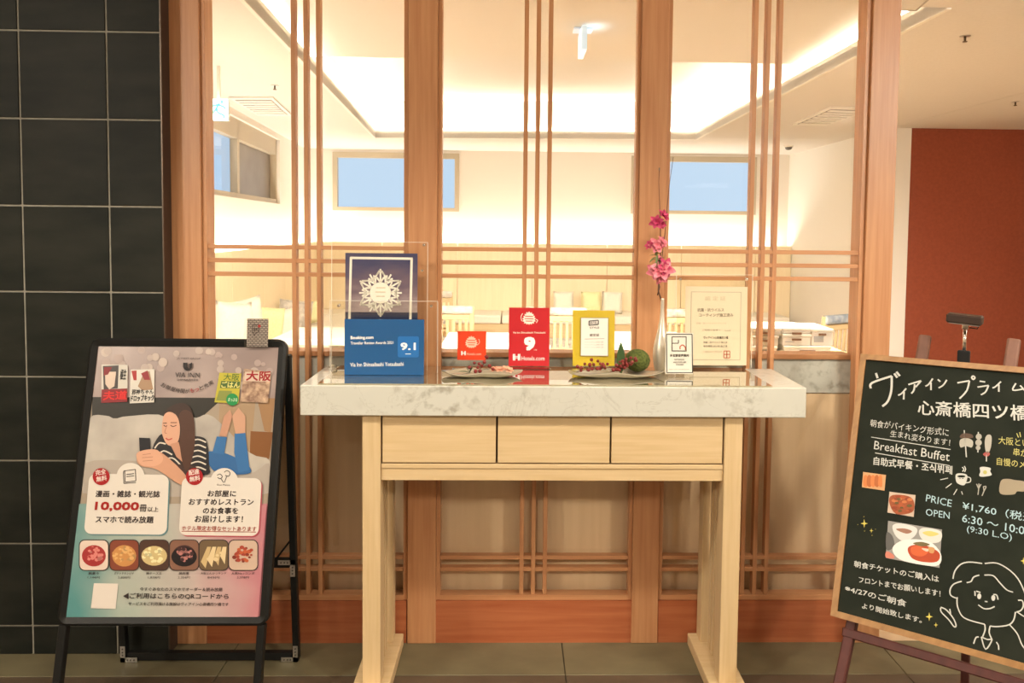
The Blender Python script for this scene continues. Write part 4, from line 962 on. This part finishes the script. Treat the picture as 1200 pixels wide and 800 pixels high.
strokes(A, [Z1((540, 572), (552, 580), (570, 574))], 1.4, ink(168, 70, 60), ps, LAY[0], 'face_print')
strokes(A, [Z1((545, 515), (535, 545), (545, 550))], 0.7, ink(150, 100, 80), ps, LAY[0], 'face_print')
pr(Z1((600, 470), (628, 440), (668, 470), (676, 600), (650, 712), (625, 712), (605, 600), (612, 530)), (72, 46, 34), True, 'hair_print')
pr(Z1((410, 640), (440, 632), (520, 640), (640, 755), (610, 790), (500, 720), (430, 705), (405, 680)), (188, 140, 112), True, 'skin_print')
pr(Z1((415, 570), (466, 572), (470, 630), (440, 640), (418, 632)), (22, 22, 26), name='phone_print')
pr(Z1((402, 650), (440, 628), (500, 628), (528, 668), (500, 700), (430, 700)), (200, 152, 124), True, 'skin_print')
LAY[0] += .00006; strokes(A, [Z1((432, 650), (470, 645)), Z1((430, 664), (480, 660)), Z1((432, 680), (480, 676))], 0.6, ink(150, 104, 82), ps, LAY[0], 'finger_line')
# bottom of poster repeats the base gradient
pr([(92, 590), (313, 592), (303, 723), (77, 723)], pm, name='gradient_print')
# four book covers
def cover(pts, col, name='book_cover_print'): return pr(pts, col, name=name)
cover(Z1((240, 228), (362, 230), (360, 402), (238, 408)), (190, 184, 172)); cover(Z1((240, 345), (360, 340), (360, 402), (238, 408)), (122, 26, 30)); cover(Z1((246, 235), (320, 232), (316, 340), (250, 345)), (60, 54, 52))
cover(Z1((256, 262), (308, 262), (300, 330), (276, 345), (258, 320)), (196, 176, 158)); cover(Z1((252, 240), (290, 240), (270, 275), (250, 280)), (118, 24, 28))
cover(Z1((376, 252), (488, 250), (486, 405), (372, 410)), (196, 190, 178)); cover(Z1((380, 258), (404, 256), (404, 302), (390, 302)), (150, 36, 30)); cover(Z1((410, 330), (440, 262), (465, 260), (482, 345), (430, 350)), (150, 120, 92)); cover(Z1((425, 270), (455, 256), (468, 300), (440, 300)), (128, 30, 34))
cover(Z1((792, 266), (894, 270), (880, 410), (768, 405)), (170, 160, 50)); cover(Z1((800, 305), (888, 308), (884, 340), (794, 338)), (66, 92, 40)); cover(Z1((790, 350), (850, 352), (846, 400), (776, 396)), (120, 128, 60)); cover([(x, y) for x, y in circ((60 + 852 / 4, 370 + 392 / 4), 7.2, 18)], (28, 128, 66))
cover(Z1((908, 248), (1034, 264), (1018, 408), (888, 402)), noisy('market_cover', s2l((96, 60, 44)), s2l((190, 160, 130)), 60, 0.4, 6)); cover(Z1((912, 262), (1030, 266), (1026, 308), (908, 306)), (190, 170, 150))
LAY[0] += .0001; K = LAY[0]
def PT(sx, p0, p1, h, col, bold=0.0): text(sx, A, p0, p1, h, ink(*col), ps, bold, K)
def z1(a, b): return (60 + a / 4, 370 + b / 4)
def z2(a, b): return (60 + a / 4, 540 + b / 4)
PT('極主', z1(325, 300), z1(352, 300), 12, (30, 28, 28), .02); PT('夫道', z1(246, 396), z1(356, 392), 10, (200, 50, 48), .03)
PT('邪神ちゃん', z1(380, 370), z1(482, 366), 6, (30, 28, 28), .02); PT('ドロップキック', z1(376, 402), z1(484, 398), 7, (30, 28, 28), .03)
PT('大阪', z1(915, 304), z1(1028, 306), 11, (140, 20, 26), .03); PT('大阪', z1(810, 302), z1(882, 305), 8, (60, 96, 40), .01); PT('ごはん', z1(800, 336), z1(884, 338), 7, (215, 205, 120), .02); PT('まっぷる', z1(832, 400), z1(874, 402), 4, (200, 220, 190), .01)
PT('JR WEST GROUP', z1(592, 205), z1(704, 206), 2.4, (50, 44, 42), 0)
PT('VIA INN', z1(583, 288), z1(698, 290), 5.8, (44, 38, 36), 0); PT('SHINSAIBASHI', z1(592, 304), z1(690, 305), 2.2, (60, 52, 50), .01)
flat('logo_mark', A, pxs(A, Z1((622, 220), (642, 220), (642, 238), (648, 246), (654, 246), (654, 254), (640, 258), (628, 252), (622, 240))), ink(36, 32, 32), ps, K); flat('logo_mark', A, pxs(A, Z1((650, 226), (664, 218), (664, 242), (655, 252), (650, 240))), ink(36, 32, 32), ps, K)
arc = 'お部屋時間がもっと充実'
for i, ch in enumerate(arc):
    u_ = i / (len(arc) - 1); x = 515 + u_ * 232; yb = 322 + 34 * (1 - (2 * u_ - 1) ** 2) + 6; sl = -4 * 34 * (2 * u_ - 1) / 232
    text(ch, A, z1(x, yb - 0), z1(x + 19, yb + 19 * sl), 4.9 if ch not in 'っ' else 3.5, ink(*((150, 30, 34) if ch in 'もっ' else (48, 40, 38))), ps, .01, K)
# cards
def z2(a, b): return (60 + a / 4, 540 + b / 4)
def card(q4, bump, rim):
    (ax, ay), (bx_, by_), (cx_, cy_), (dx_, dy_) = q4
    def bl_(u, v): return ((ax * (1 - u) + bx_ * u) * (1 - v) + (dx_ * (1 - u) + cx_ * u) * v, (ay * (1 - u) + by_ * u) * (1 - v) + (dy_ * (1 - u) + cy_ * u) * v)
    W_ = bx_ - ax; H_ = dy_ - ay; pts = rrect(0, 0, W_, H_, 34, 6)
    for sh_, col, nm in ((6, rim, 'card_edge_print'), (0, (206, 198, 186), 'card_print')):
        pr([z2(*[c + sh_ for c in bl_(p[0] / W_, p[1] / H_)]) for p in pts], col, False, nm)
        if not sh_: pr([z2(*p) for p in circ(bump[:2], bump[2], 28)], col, False, nm)
card([(184, 58), (556, 64), (545, 344), (158, 340)], (376, 74, 66), (88, 120, 122))
card([(618, 74), (990, 80), (974, 350), (602, 346)], (815, 98, 66), (160, 70, 80))
K += 0.0012
for cx_, wd, wd2 in ((240, '完全', '無料'), (676, '配達', '無料')):
    flat('badge', A, pxs(A, [z2(*p) for p in circ((cx_, 72), 40, 24)]), ink(150, 20, 24), ps, K)
    text(wd, A, z2(cx_ - 26, 68), z2(cx_ + 22, 60), 6.2, ink(215, 200, 190), ps, .02, K + .0002); text(wd2, A, z2(cx_ - 22, 98), z2(cx_ + 26, 90), 6.2, ink(215, 200, 190), ps, .02, K + .0002)
strokes(A, [Z2((350, 45), (400, 38)), Z2((400, 38), (402, 92)), Z2((402, 92), (352, 98)), Z2((352, 98), (350, 45)), Z2((350, 45), (344, 52), (346, 104)), Z2((346, 104), (402, 100)), Z2((358, 62), (394, 58)), Z2((358, 72), (394, 68))], 0.8, ink(60, 55, 55), ps, K, 'book_icon')
strokes(A, [Z2((782, 66), (795, 60), (806, 72), (796, 82), (784, 76)), Z2((815, 52), (828, 44), (842, 54), (836, 70), (820, 66)), Z2((800, 82), (812, 100)), Z2((826, 72), (816, 100))], 0.9, ink(80, 76, 74), ps, K, 'cook_icon')
text('Gran Maison', A, z2(780, 114), z2(842, 115), 2, ink(60, 55, 55), ps, 0, K)
bk = (44, 34, 32)
PT('漫画・雑誌・観光誌', z2(212, 168), z2(512, 170), 7.6, bk, .02); PT('10,000', z2(208, 234), z2(410, 236), 10.2, (150, 28, 22), .035); PT('冊', z2(418, 236), z2(450, 236), 8, bk, .02); PT('以上', z2(456, 236), z2(506, 237), 5.6, bk, .01); PT('スマホで読み放題', z2(212, 288), z2(482, 290), 7.8, bk, .02)
PT('お部屋に', z2(736, 166), z2(868, 167), 7.4, bk, .02); PT('おすすめレストラン', z2(648, 204), z2(950, 206), 7, bk, .02); PT('のお食事を', z2(714, 246), z2(878, 247), 7.4, bk, .02); PT('お届けします！', z2(676, 286), z2(900, 287), 7.6, bk, .02)
PT('ホテル限定お得なセットあります', z2(616, 324), z2(964, 328), 5.6, (150, 48, 30), .01); strokes(A, [Z2((616, 327), (964, 331))], 0.7, ink(150, 48, 30), ps, K, 'underline')
# six dishes
foods = [((206, 186, 170), (150, 44, 42), (200, 120, 110)), ((120, 60, 40), (186, 130, 72), (206, 160, 100)), ((70, 46, 34), (190, 168, 116), (220, 210, 160)), ((120, 84, 66), (60, 34, 32), (172, 112, 104)), ((100, 80, 56), (186, 160, 112), (206, 184, 140)), ((186, 160, 140), (176, 84, 50), (150, 60, 44))]
names = [('鮪重々', '1,144円'), ('ポテトチキンピザ', '2,800円'), ('鮪チーズ玉', '1,838円'), ('焼肉重', '2,354円'), ('大阪とんかつサンド', '849円'), ('人気No.1コンボ', '2,378円')]
random.seed(4); K2 = K
for i, (cx_, fc) in enumerate(zip((206, 348, 488, 628, 766, 904), foods)):
    flat('dish_photo_edge', A, pxs(A, [z2(*p) for p in rrect(cx_ - 70, 366, cx_ + 70, 512, 26)]), ink(52, 40, 36), ps, K2)
    flat('dish_photo', A, pxs(A, [z2(*p) for p in rrect(cx_ - 66, 370, cx_ + 66, 508, 24)]), ink(*fc[0]), ps, K2 + .0001)
    k3 = K2 + .0002
    if i in (0, 1, 2, 3):
        flat('dish_photo', A, pxs(A, [z2(*p) for p in circ((cx_, 442), 56 if i != 2 else 60, 22, 50 if i != 2 else 46)]), ink(*fc[1]), ps, k3)
    if i == 3:
        flat('dish_photo', A, pxs(A, [z2(*p) for p in circ((cx_, 446), 60, 22, 46)]), ink(24, 16, 16), ps, k3 + .00005)
    if i == 4:
        for j in range(4):
            o_ = j * 30; flat('dish_photo', A, pxs(A, Z2((cx_ - 60 + o_, 470 - o_ * .3), (cx_ - 30 + o_ * .8, 400 + 0), (cx_ - 12 + o_ * .8, 400), (cx_ - 38 + o_, 500 - o_ * .2))), ink(*fc[1 + j % 2]), ps, k3 + j * .00005)
    for j in range((34, 40, 30, 34, 4, 34)[i]):
        a = random.uniform(0, 2 * PI); rr = random.random() ** .5 * (50 if i != 3 else 40); rr2 = random.uniform(6, 12)
        cc = random.choice([fc[1], fc[2], fc[2], tuple(int(v * .8) for v in fc[2])])
        flat('dish_photo', A, pxs(A, [z2(*p) for p in circ((cx_ + rr * math.cos(a), 438 + rr * .75 * math.sin(a)), rr2, 9, rr2 * .8)]), ink(*cc), ps, k3 + .0003 + j * .00003)
    wdt = (22, 44, 34, 22, 58, 52)[i]
    text(names[i][0], A, z2(cx_ - wdt - 4, 530), z2(cx_ + wdt, 530), 3, ink(50, 40, 40), ps, .01, K); text(names[i][1], A, z2(cx_ - 30, 549), z2(cx_ + 26, 550), 3, ink(60, 48, 48), ps, 0, K)
PT('今すぐあなたのスマホでオーダー＆読み放題', z2(420, 606), z2(806, 608), 4.2, bk, .01); PT('ご利用はこちらのQRコードから', z2(372, 643), z2(834, 646), 6.6, bk, .015); PT('サービスをご利用頂ける施設はヴィアイン心斎橋四ツ橋です', z2(366, 674), z2(834, 677), 4, bk, .01)
flat('arrow_print', A, pxs(A, Z2((342, 630), (368, 615), (368, 645))), ink(*bk), ps, K)
flat('white_square_print', A, pxs(A, Z2((206, 570), (320, 572), (308, 690), (192, 687))), ink(206, 196, 184), ps, K)
# small card clip on the frame
o3 = A.w(A.px(301, 400).x, PH + 0.012, 0.004)
pc = Plane(A.w(A.px(288, 406).x, PH - 0.002, 0.012), (1, 0, 0), (0, 0.08, 1))
t = thing('card_clip', 'small clear card clip with brick pattern print on top of the poster stand', 'card holder', pc.w(0.03, 0, 0))
def cpx(x0, y0, x1, y1): a = pc.px(x0, y1); b = pc.px(x1, y0); return [(a.x, a.y), (b.x, a.y), (b.x, b.y), (a.x, b.y)]
flat('acrylic_holder', pc, cpx(286.5, 373, 315, 407), acryl, t, 0.003, 0.002)
cm = mat('brick_card', (0.6, 0.55, 0.5), 0.5); n, l, b = nodes(cm); tc = n.new('ShaderNodeTexCoord'); mp = n.new('ShaderNodeMapping'); mp.inputs['Rotation'].default_value = (PI / 2, 0, 0)
bt = n.new('ShaderNodeTexBrick'); bt.inputs['Scale'].default_value = 42; bt.inputs['Mortar Size'].default_value = 0.06; bt.inputs['Color1'].default_value = (*s2l((168, 158, 150)), 1); bt.inputs['Color2'].default_value = (*s2l((150, 140, 132)), 1); bt.inputs['Mortar'].default_value = (*s2l((90, 80, 78)), 1)
l.new(tc.outputs['Object'], mp.inputs[0]); l.new(mp.outputs[0], bt.inputs['Vector']); l.new(bt.outputs[0], b.inputs['Base Color'])
cc_ = flat('card', pc, cpx(289, 373.5, 314.5, 406), cm, t, 0.0, 0.001)
strokes(pc, [[(296, 381), (303, 380.5)], [(303, 380.5), (303.5, 389)], [(303.5, 389), (300, 390)], [(300, 390), (298, 393), (297.5, 390)], [(297.5, 390), (295.5, 389)], [(295.5, 389), (296, 381)]], 0.8, ink(50, 44, 44), cc_, 0.0006, 'speech_bubble'); text('無料', pc, (297, 388), (302.5, 388), 4, ink(50, 44, 44), cc_, .02, 0.0006)
flat('red_dot', pc, pxs(pc, circ((304, 382), 1.8, 12)), ink(170, 30, 34), cc_, 0.0007)

# =================================================================== CHALKBOARD ON EASEL
U = Vector((0.79256795, -0.60947304, 0.01945913)); V = Vector((0.24439911, 0.34673294, 0.90556355))
B = Plane((0.89244641, -0.53915842, 0.37963436), U, V); BW, BH = 0.60, 0.7622
brd = thing('chalkboard', 'black menu chalkboard with honey wood frame and chalk breakfast lettering', 'chalkboard', B.w(BW / 2, 0, 0))
bl = noisy('chalkboard_black', (0.014, 0.017, 0.012), (0.021, 0.024, 0.017), 12, 0.7, 5, spec=0.06)
fw = 0.0165
pan = flat('board_panel', B, [(fw - .004, fw - .004), (BW - fw + .004, fw - .004), (BW - fw + .004, BH - fw + .004), (fw - .004, BH - fw + .004)], bl, brd, 0.0, 0.008)
for pts in ([(0, 0), (BW, 0), (BW - fw, fw), (fw, fw)], [(0, BH), (fw, BH - fw), (BW - fw, BH - fw), (BW, BH)], [(0, 0), (fw, fw), (fw, BH - fw), (0, BH)], [(BW, 0), (BW, BH), (BW - fw, BH - fw), (BW - fw, fw)]):
    flat('frame_rail', B, pts, frame_w, brd, 0.007, 0.018)
ch = mat('white_chalk', (0.54, 0.54, 0.49), 0.9); cb_ = mat('blue_chalk', (0.40, 0.56, 0.60), 0.9); cy_ = mat('yellow_chalk', (0.55, 0.50, 0.16), 0.9); cgr = mat('grey_chalk', (0.40, 0.38, 0.32), 0.9)
def c4(a, b): return (960 + a / 4, 360 + b / 4)
def c5(a, b): return (960 + a / 5, 540 + b / 5)
def c6(a, b): return (960 + a / 5, 640 + b / 5)
def CT(sx, p0, p1, h, m=ch, bold=0.01, jit=0.0): text(sx, B, p0, p1, h, m, pan, bold, 0.0006, jit=jit)
# title written by hand: strokes for ヴ, ィ, ア, イ, ン, then プライム
def CS(lines, w, m=ch, name='chalk_lettering'): return strokes(B, [[c4(*p) for p in L_] for L_ in lines], w, m, pan, 0.0006, name)
CS([[(266, 308), (274, 332)], [(242, 380), (248, 354), (340, 322)], [(340, 322), (338, 390), (322, 440), (296, 464)], [(352, 310), (366, 330)], [(362, 302), (378, 322)]], 2.6)
CS([[(408, 380), (386, 404), (370, 412)], [(398, 396), (396, 432)]], 2.0)
CS([[(418, 362), (478, 344)], [(478, 344), (452, 374)], [(448, 360), (444, 388), (432, 404)]], 2.0)
CS([[(532, 334), (514, 360), (498, 370)], [(524, 352), (524, 388)]], 1.9)
CS([[(556, 338), (568, 348)], [(560, 378), (582, 364), (598, 340)]], 1.9)
CS([[(648, 354), (704, 344)], [(704, 344), (692, 390), (658, 428)], [(714, 328), (722, 322), (730, 330), (722, 338), (714, 328)]], 2.0)
CS([[(752, 346), (778, 350)], [(742, 374), (794, 366)], [(794, 366), (780, 396), (758, 410)]], 1.9)
CS([[(852, 348), (826, 372), (812, 378)], [(842, 362), (842, 396)]], 1.9)
CS([[(922, 356), (908, 388), (960, 382)], [(942, 366), (966, 392)]], 1.9)
CT('心斎橋四ツ橋', c4(462, 504), c4(985, 534), 17, ch, .012)
CT('朝食がバイキング形式に', c4(238, 558), c4(606, 606), 8.5, ch, .0, .05); CT('生まれ変わります！', c4(332, 606), c4(612, 652), 8, ch, .0, .05)
CS([[(244, 608), (616, 666)], [(262, 682), (612, 742)]], 0.9, ch, 'chalk_rule')
CT('Breakfast Buffet', c4(256, 664), c4(610, 722), 10, ch, .0, .03); CT('自助式早餐・조식뷔페', c4(254, 738), c4(622, 784), 9.5, ch, .015)
CT('大阪といえば', c4(840, 640), c4(1060, 664), 9, cy_, .0); CT('串かつ', c4(910, 694), c4(1010, 708), 9, cy_, .0); CT('自慢のメニュー', c4(832, 738), c4(1080, 770), 9, cy_, .0)
CS([[(926, 590), (934, 610)], [(940, 585), (944, 608)]], 1.0, cy_, 'chalk_drawing')
def cf(pts, m, sc=c4, sm=True, name='chalk_drawing', off=0.0006):
    P = pxs(B, [sc(*p) for p in pts]); P = smooth(P) if sm else P
    return flat(name, B, P, m, pan, off)
# skewers
CS([[(680, 576), (690, 702)], [(746, 584), (744, 680)], [(784, 690), (784, 722)]], 1.3, ch, 'chalk_drawing')
cf([(662, 600), (680, 590), (716, 596), (718, 612), (664, 612)], mat('brown_chalk', (0.10, 0.06, 0.04), 0.9)); cf([(660, 622), (690, 612), (720, 626), (716, 656), (688, 650), (662, 656)], cgr); cf(circ((748, 606), 14, 10), cgr); cf(circ((747, 634), 15, 10), cgr); cf(circ((745, 658), 11, 10), cgr)
cf([(780, 608), (794, 596), (808, 606), (806, 650), (794, 682), (782, 680), (776, 640)], cgr); cf([(768, 688), (790, 674), (800, 690), (784, 700)], mat('red_chalk', (0.35, 0.08, 0.07), 0.9))
# cup, egg, fork, toast
cf([(802, 78), (830, 72), (866, 82), (864, 116), (848, 142), (812, 132), (800, 108)], ch, c5); cf(circ((833, 90), 24, 14, 7), bl, c5, False, off=0.0009); strokes(B, [[c5(864, 92), c5(886, 100), c5(884, 122), c5(858, 128)], [c5(840, 62), c5(848, 48), c5(838, 36)], [c5(852, 64), c5(858, 46), c5(850, 30)]], 1.2, ch, pan, .0006)
strokes(B, [[c5(822, 100), c5(828, 104)], [c5(838, 104), c5(846, 100)]], .8, bl, pan, .0009)
strokes(B, [[c5(710, 110), c5(755, 100)], [c5(742, 158), c5(776, 132)], [c5(788, 198), c5(808, 164)], [c5(834, 178), c5(840, 196)]], 1.0, ch, pan, .0006)
cf([(942, 38), (968, 34), (1004, 42), (1002, 60), (1010, 82), (980, 90), (950, 92), (938, 84), (944, 62)], ch, c5); cf(circ((972, 66), 12, 10), mat('egg_chalk', (0.45, 0.42, 0.12), 0.9), c5, False, off=.0009)
strokes(B, [[c5(936, 132), c5(934, 168), c5(930, 198)], [c5(922, 134), c5(934, 162)], [c5(948, 136), c5(934, 162)], [c5(962, 150), c5(978, 150), c5(966, 176), c5(954, 204)], [c5(962, 150), c5(966, 176)]], 1.2, cgr, pan, .0006)
cf([(1064, 118), (1100, 104), (1150, 112), (1200, 120), (1215, 150), (1200, 178), (1160, 178), (1140, 196), (1060, 190)], mat('toast_chalk', (0.30, 0.25, 0.17), 0.9), c5)
# price
CT('PRICE', c5(624, 236), c5(774, 270), 8.4, cb_, .0); CT('OPEN', c5(624, 318), c5(764, 340), 8, cb_, .0); CT('¥1,760（税込）', c5(838, 286), c5(1290, 372), 10.5, cb_, .005); CT('6:30 〜 10:00', c5(836, 356), c5(1240, 440), 9, cb_, .005); CT('(9:30 L.O)', c5(864, 424), c5(1128, 476), 9.5, cb_, .0)
# stars
def star(x, y, r, sc=c5):
    pts = []
    for k in range(8): rr = r if k % 2 == 0 else r * .28; pts.append((x + rr * math.sin(k * PI / 4), y - rr * 1.2 * math.cos(k * PI / 4)))
    cf(pts, mat('bright_yellow_chalk', (0.62, 0.52, 0.10), 0.9), sc, False, 'chalk_star')
for x, y, r in ((264, 366, 22), (306, 408, 12), (262, 326, 4), (226, 372, 4), (266, 410, 4), (330, 400, 3), (310, 436, 4), (1197, 585, 18)): star(x, y, r)
star(645, 412, 22, c6); star(684, 460, 13, c6)
# lower text
CT('朝食チケットのご購入は', c6(204, 120), c6(700, 212), 7.4, ch, .012, .04); CT('フロントまでお願いします！', c6(232, 212), c6(710, 296), 7, ch, .012, .04); CT('※4/27のご朝食', c6(150, 262), c6(508, 356), 7.6, ch, .012, .04); CT('より開始致します。', c6(250, 362), c6(600, 450), 6.6, ch, .012, .04)
# drawn face
def D(L_, w=1.5, m=ch): strokes(B, [[c6(*p) for p in q] for q in L_], w, m, pan, .0006)
D([[(784, 190), (795, 145), (830, 105), (880, 92), (955, 100)], [(970, 100), (1040, 98), (1110, 135), (1165, 190), (1200, 260), (1210, 300)], [(835, 204), (790, 220), (768, 250), (770, 285), (800, 302), (812, 300)], [(808, 302), (810, 350), (835, 405), (880, 432), (970, 456)],
   [(864, 212), (890, 205), (905, 180), (938, 168)], [(968, 168), (1020, 172), (1060, 215), (1100, 255), (1136, 268)], [(1165, 316), (1190, 318), (1196, 350), (1180, 376), (1155, 384)], [(1150, 384), (1140, 430), (1110, 460), (1040, 470), (1002, 466)], [(970, 456), (972, 490), (958, 528)], [(1002, 466), (996, 505), (1014, 548)],
   [(950, 530), (975, 602), (1012, 548), (985, 545), (950, 530)], [(1160, 384), (1200, 410), (1230, 420)], [(1115, 458), (1160, 510), (1185, 570), (1205, 600)], [(905, 570), (918, 535), (935, 530)], [(1038, 560), (1050, 580), (1052, 606)], [(932, 342), (965, 364), (1000, 364), (1028, 352)], [(970, 322), (986, 324)],
   [(712, 360), (716, 385), (760, 430), (790, 470), (802, 462), (785, 420), (745, 372), (712, 356)], [(765, 366), (770, 395)], [(912, 262), (914, 290)], [(920, 262), (945, 270)], [(1020, 282), (1040, 285), (1048, 312)]])
for x, y in ((938, 292), (1020, 302)): cf(circ((x, y), 12, 12, 17), ch, c6, False)
# stuck-on food photos
def photo(corners, bg, shapes, sc):
    o = flat('food_photo', B, pxs(B, [sc(*p) for p in corners]), ink(*bg), pan, 0.0012, 0.0005)
    for k, (pts, col, sm) in enumerate(shapes):
        P = pxs(B, [sc(*p) for p in pts]); P = smooth(P) if sm else P; flat('food_photo_print', B, P, ink(*col), pan, 0.0014 + k * .00008)
random.seed(8)
sh = [([(258 + 22 * k, 140), (262 + 22 * k, 90), (278 + 22 * k, 84), (290 + 20 * k, 110), (280 + 22 * k, 152)], [(198, 120, 66), (172, 96, 50)][k % 2], True) for k in range(5)]
photo([(258, 64), (392, 82), (383, 174), (250, 154)], (196, 150, 104), sh, c5)
sh = [([(x + r_ * math.cos(a * PI / 4), y + .55 * r_ * math.sin(a * PI / 4)) for a in range(8)], random.choice([(168, 84, 46), (190, 112, 66), (140, 62, 34), (96, 80, 40)]), False) for x, y, r_ in [(random.uniform(432, 535), random.uniform(208, 302), random.uniform(8, 20)) for _ in range(30)]]
photo([(412, 180), (565, 200), (554, 328), (400, 302)], (190, 170, 150), [([(410, 240), (430, 200), (520, 205), (556, 240), (545, 300), (450, 310)], (150, 78, 44), True)] + sh, c5)
sh = [([(395, 420), (430, 440), (440, 500), (395, 520)], (90, 88, 84), True), ([(430, 380), (480, 366), (570, 392), (560, 440), (500, 470), (450, 440)], (206, 204, 198), True), ([(450, 400), (500, 395), (545, 412), (510, 426)], (150, 110, 90), True), ([(585, 410), (620, 392), (712, 412), (710, 470), (650, 480), (600, 455)], (204, 202, 194), True), ([(605, 420), (650, 410), (702, 428), (650, 442)], (206, 190, 110), True),
      ([(430, 510), (500, 462), (640, 470), (712, 540), (700, 610), (600, 608), (470, 575)], (218, 216, 210), True), ([(520, 510), (570, 490), (640, 500), (705, 540), (690, 590), (600, 590), (540, 565)], (168, 66, 34), True), ([(540, 505), (590, 498), (640, 530), (600, 560), (545, 545)], (196, 92, 50), True), ([(550, 482), (600, 474), (650, 490), (600, 500)], (110, 96, 60), True), ([(640, 505), (675, 510), (670, 540), (645, 535)], (190, 140, 90), True), ([(600, 512), (640, 516), (632, 532)], (220, 190, 170), True), ([(395, 530), (430, 545), (440, 570), (392, 565)], (196, 120, 100), True)]
photo([(404, 350), (720, 402), (705, 626), (390, 568)], (140, 138, 132), sh, c5)
# easel
ea = thing('easel', 'dark red wooden easel holding the chalkboard', 'easel', B.w(BW / 2, 0, -0.05) * 1.0)
ea.location.z = 0
def bw(x, y, off): q_ = B.px(x, y); return B.w(q_.x, q_.y, off)
def leg3(p_top, p_bot, w, d, m, name):
    MB().bar(p_bot, p_top, w, d, up=B.u, bev=0.003).build(name, m, ea)
gv = B.v
def floorpt(p, d): k = -p.z / d.z; return p + d * k
for uu, nm in ((0.055, 'front_leg'), (BW - 0.055, 'front_leg')):
    q_ = B.w(uu, 0.04, -0.032); dleg = (-gv + B.u * (-0.10 if uu < .3 else .10)).normalized(); fp = floorpt(q_, dleg)
    MB().bar(fp + Vector((0, 0, 0.004)), q_, 0.034, 0.026, up=B.u, bev=0.003).build('front_leg', easel_w, ea)
P1 = B.w(0.03, -0.032, -0.030); P2 = B.w(BW - 0.03, -0.032, -0.030)
MB().bar(P1, P2, 0.034, 0.024, up=B.v, bev=0.003).build('ledge_bar', easel_w, ea)
for px_, py_ in ((1083, 389), (1188, 393)):
    q_ = B.px(px_, py_ + 30); u_ = q_.x
    a = B.w(u_ - 0.02, BH - 0.12, -0.030); c_ = B.px(px_, py_); t_ = B.w(c_.x, c_.y, -0.030)
    MB().bar(a, t_, 0.034, 0.018, up=B.n, bev=0.006).build('top_post', easel_b, ea)
    low = B.w(u_ - 0.07, 0.02, -0.033)
    MB().bar(low, a, 0.034, 0.018, up=B.n, bev=0.003).build('upright', easel_b, ea)
q_ = B.w(BW / 2, BH - 0.06, -0.060); back = Vector((B.n.x, B.n.y, 0)).normalized() * -1
fp = Vector((q_.x, q_.y, 0)) + back * 0.10
MB().bar(fp + Vector((0, 0, 0.004)), q_, 0.032, 0.022, up=B.u, bev=0.003).build('rear_leg', easel_w, ea)
q_ = bw(1103, 752, -0.052); MB().bar(q_ + B.v * -0.01, q_ + B.v * 0.20, 0.032, 0.016, up=B.n, bev=0.002).build('middle_post', easel_w, ea)
# clamp lamp over the board
c0 = B.px(1129, 421); base = B.w(c0.x, BH + 0.026, -0.006)
lp_ = thing('clamp_lamp', 'small black rectangular lamp on a silver stem clipped above the chalkboard', 'lamp', base)
cu_ = B.u; cv_ = Vector((0, 0, 1))
def hw(a, b, c): return base + Vector((B.u.x, B.u.y, 0)).normalized() * a + cv_ * b + Vector((B.n.x, B.n.y, 0)).normalized() * c
MB().bar(hw(-0.016, -0.004, 0.004), hw(0.016, -0.004, 0.004), 0.016, 0.034, bev=0.002).build('clamp', black_p, lp_)
MB().tube([hw(0, 0.004, 0), hw(0, 0.075, 0)], 0.0048, 12).build('stem', chrome, lp_)
MB().tube([hw(0, 0.0755, 0), hw(0, 0.088, 0), hw(0, 0.096, 0)], [0.008, 0.0075, 0.004], 12).build('joint', metal_m, lp_)
hd = MB(); hd.bar(hw(-0.045, 0.108, 0.014), hw(0.045, 0.104, 0.014), 0.05, 0.026, up=(0, 0, 1), bev=0.004); hd.build('lamp_head', mat('dark_bronze_plastic', (0.035, 0.02, 0.014), 0.35), lp_)
MB().bar(hw(-0.038, 0.094, 0.016), hw(0.038, 0.090, 0.016), 0.04, 0.003, up=(0, 0, 1)).build('lens', mat('lens_grey', (0.20, 0.17, 0.14), 0.2), lp_)
MB().tube([hw(0.01, 0.08, -.004), hw(0.03, 0.078, -.006), hw(0.036, 0.092, -.004)], 0.0016, 6).build('cable', black_p, lp_)
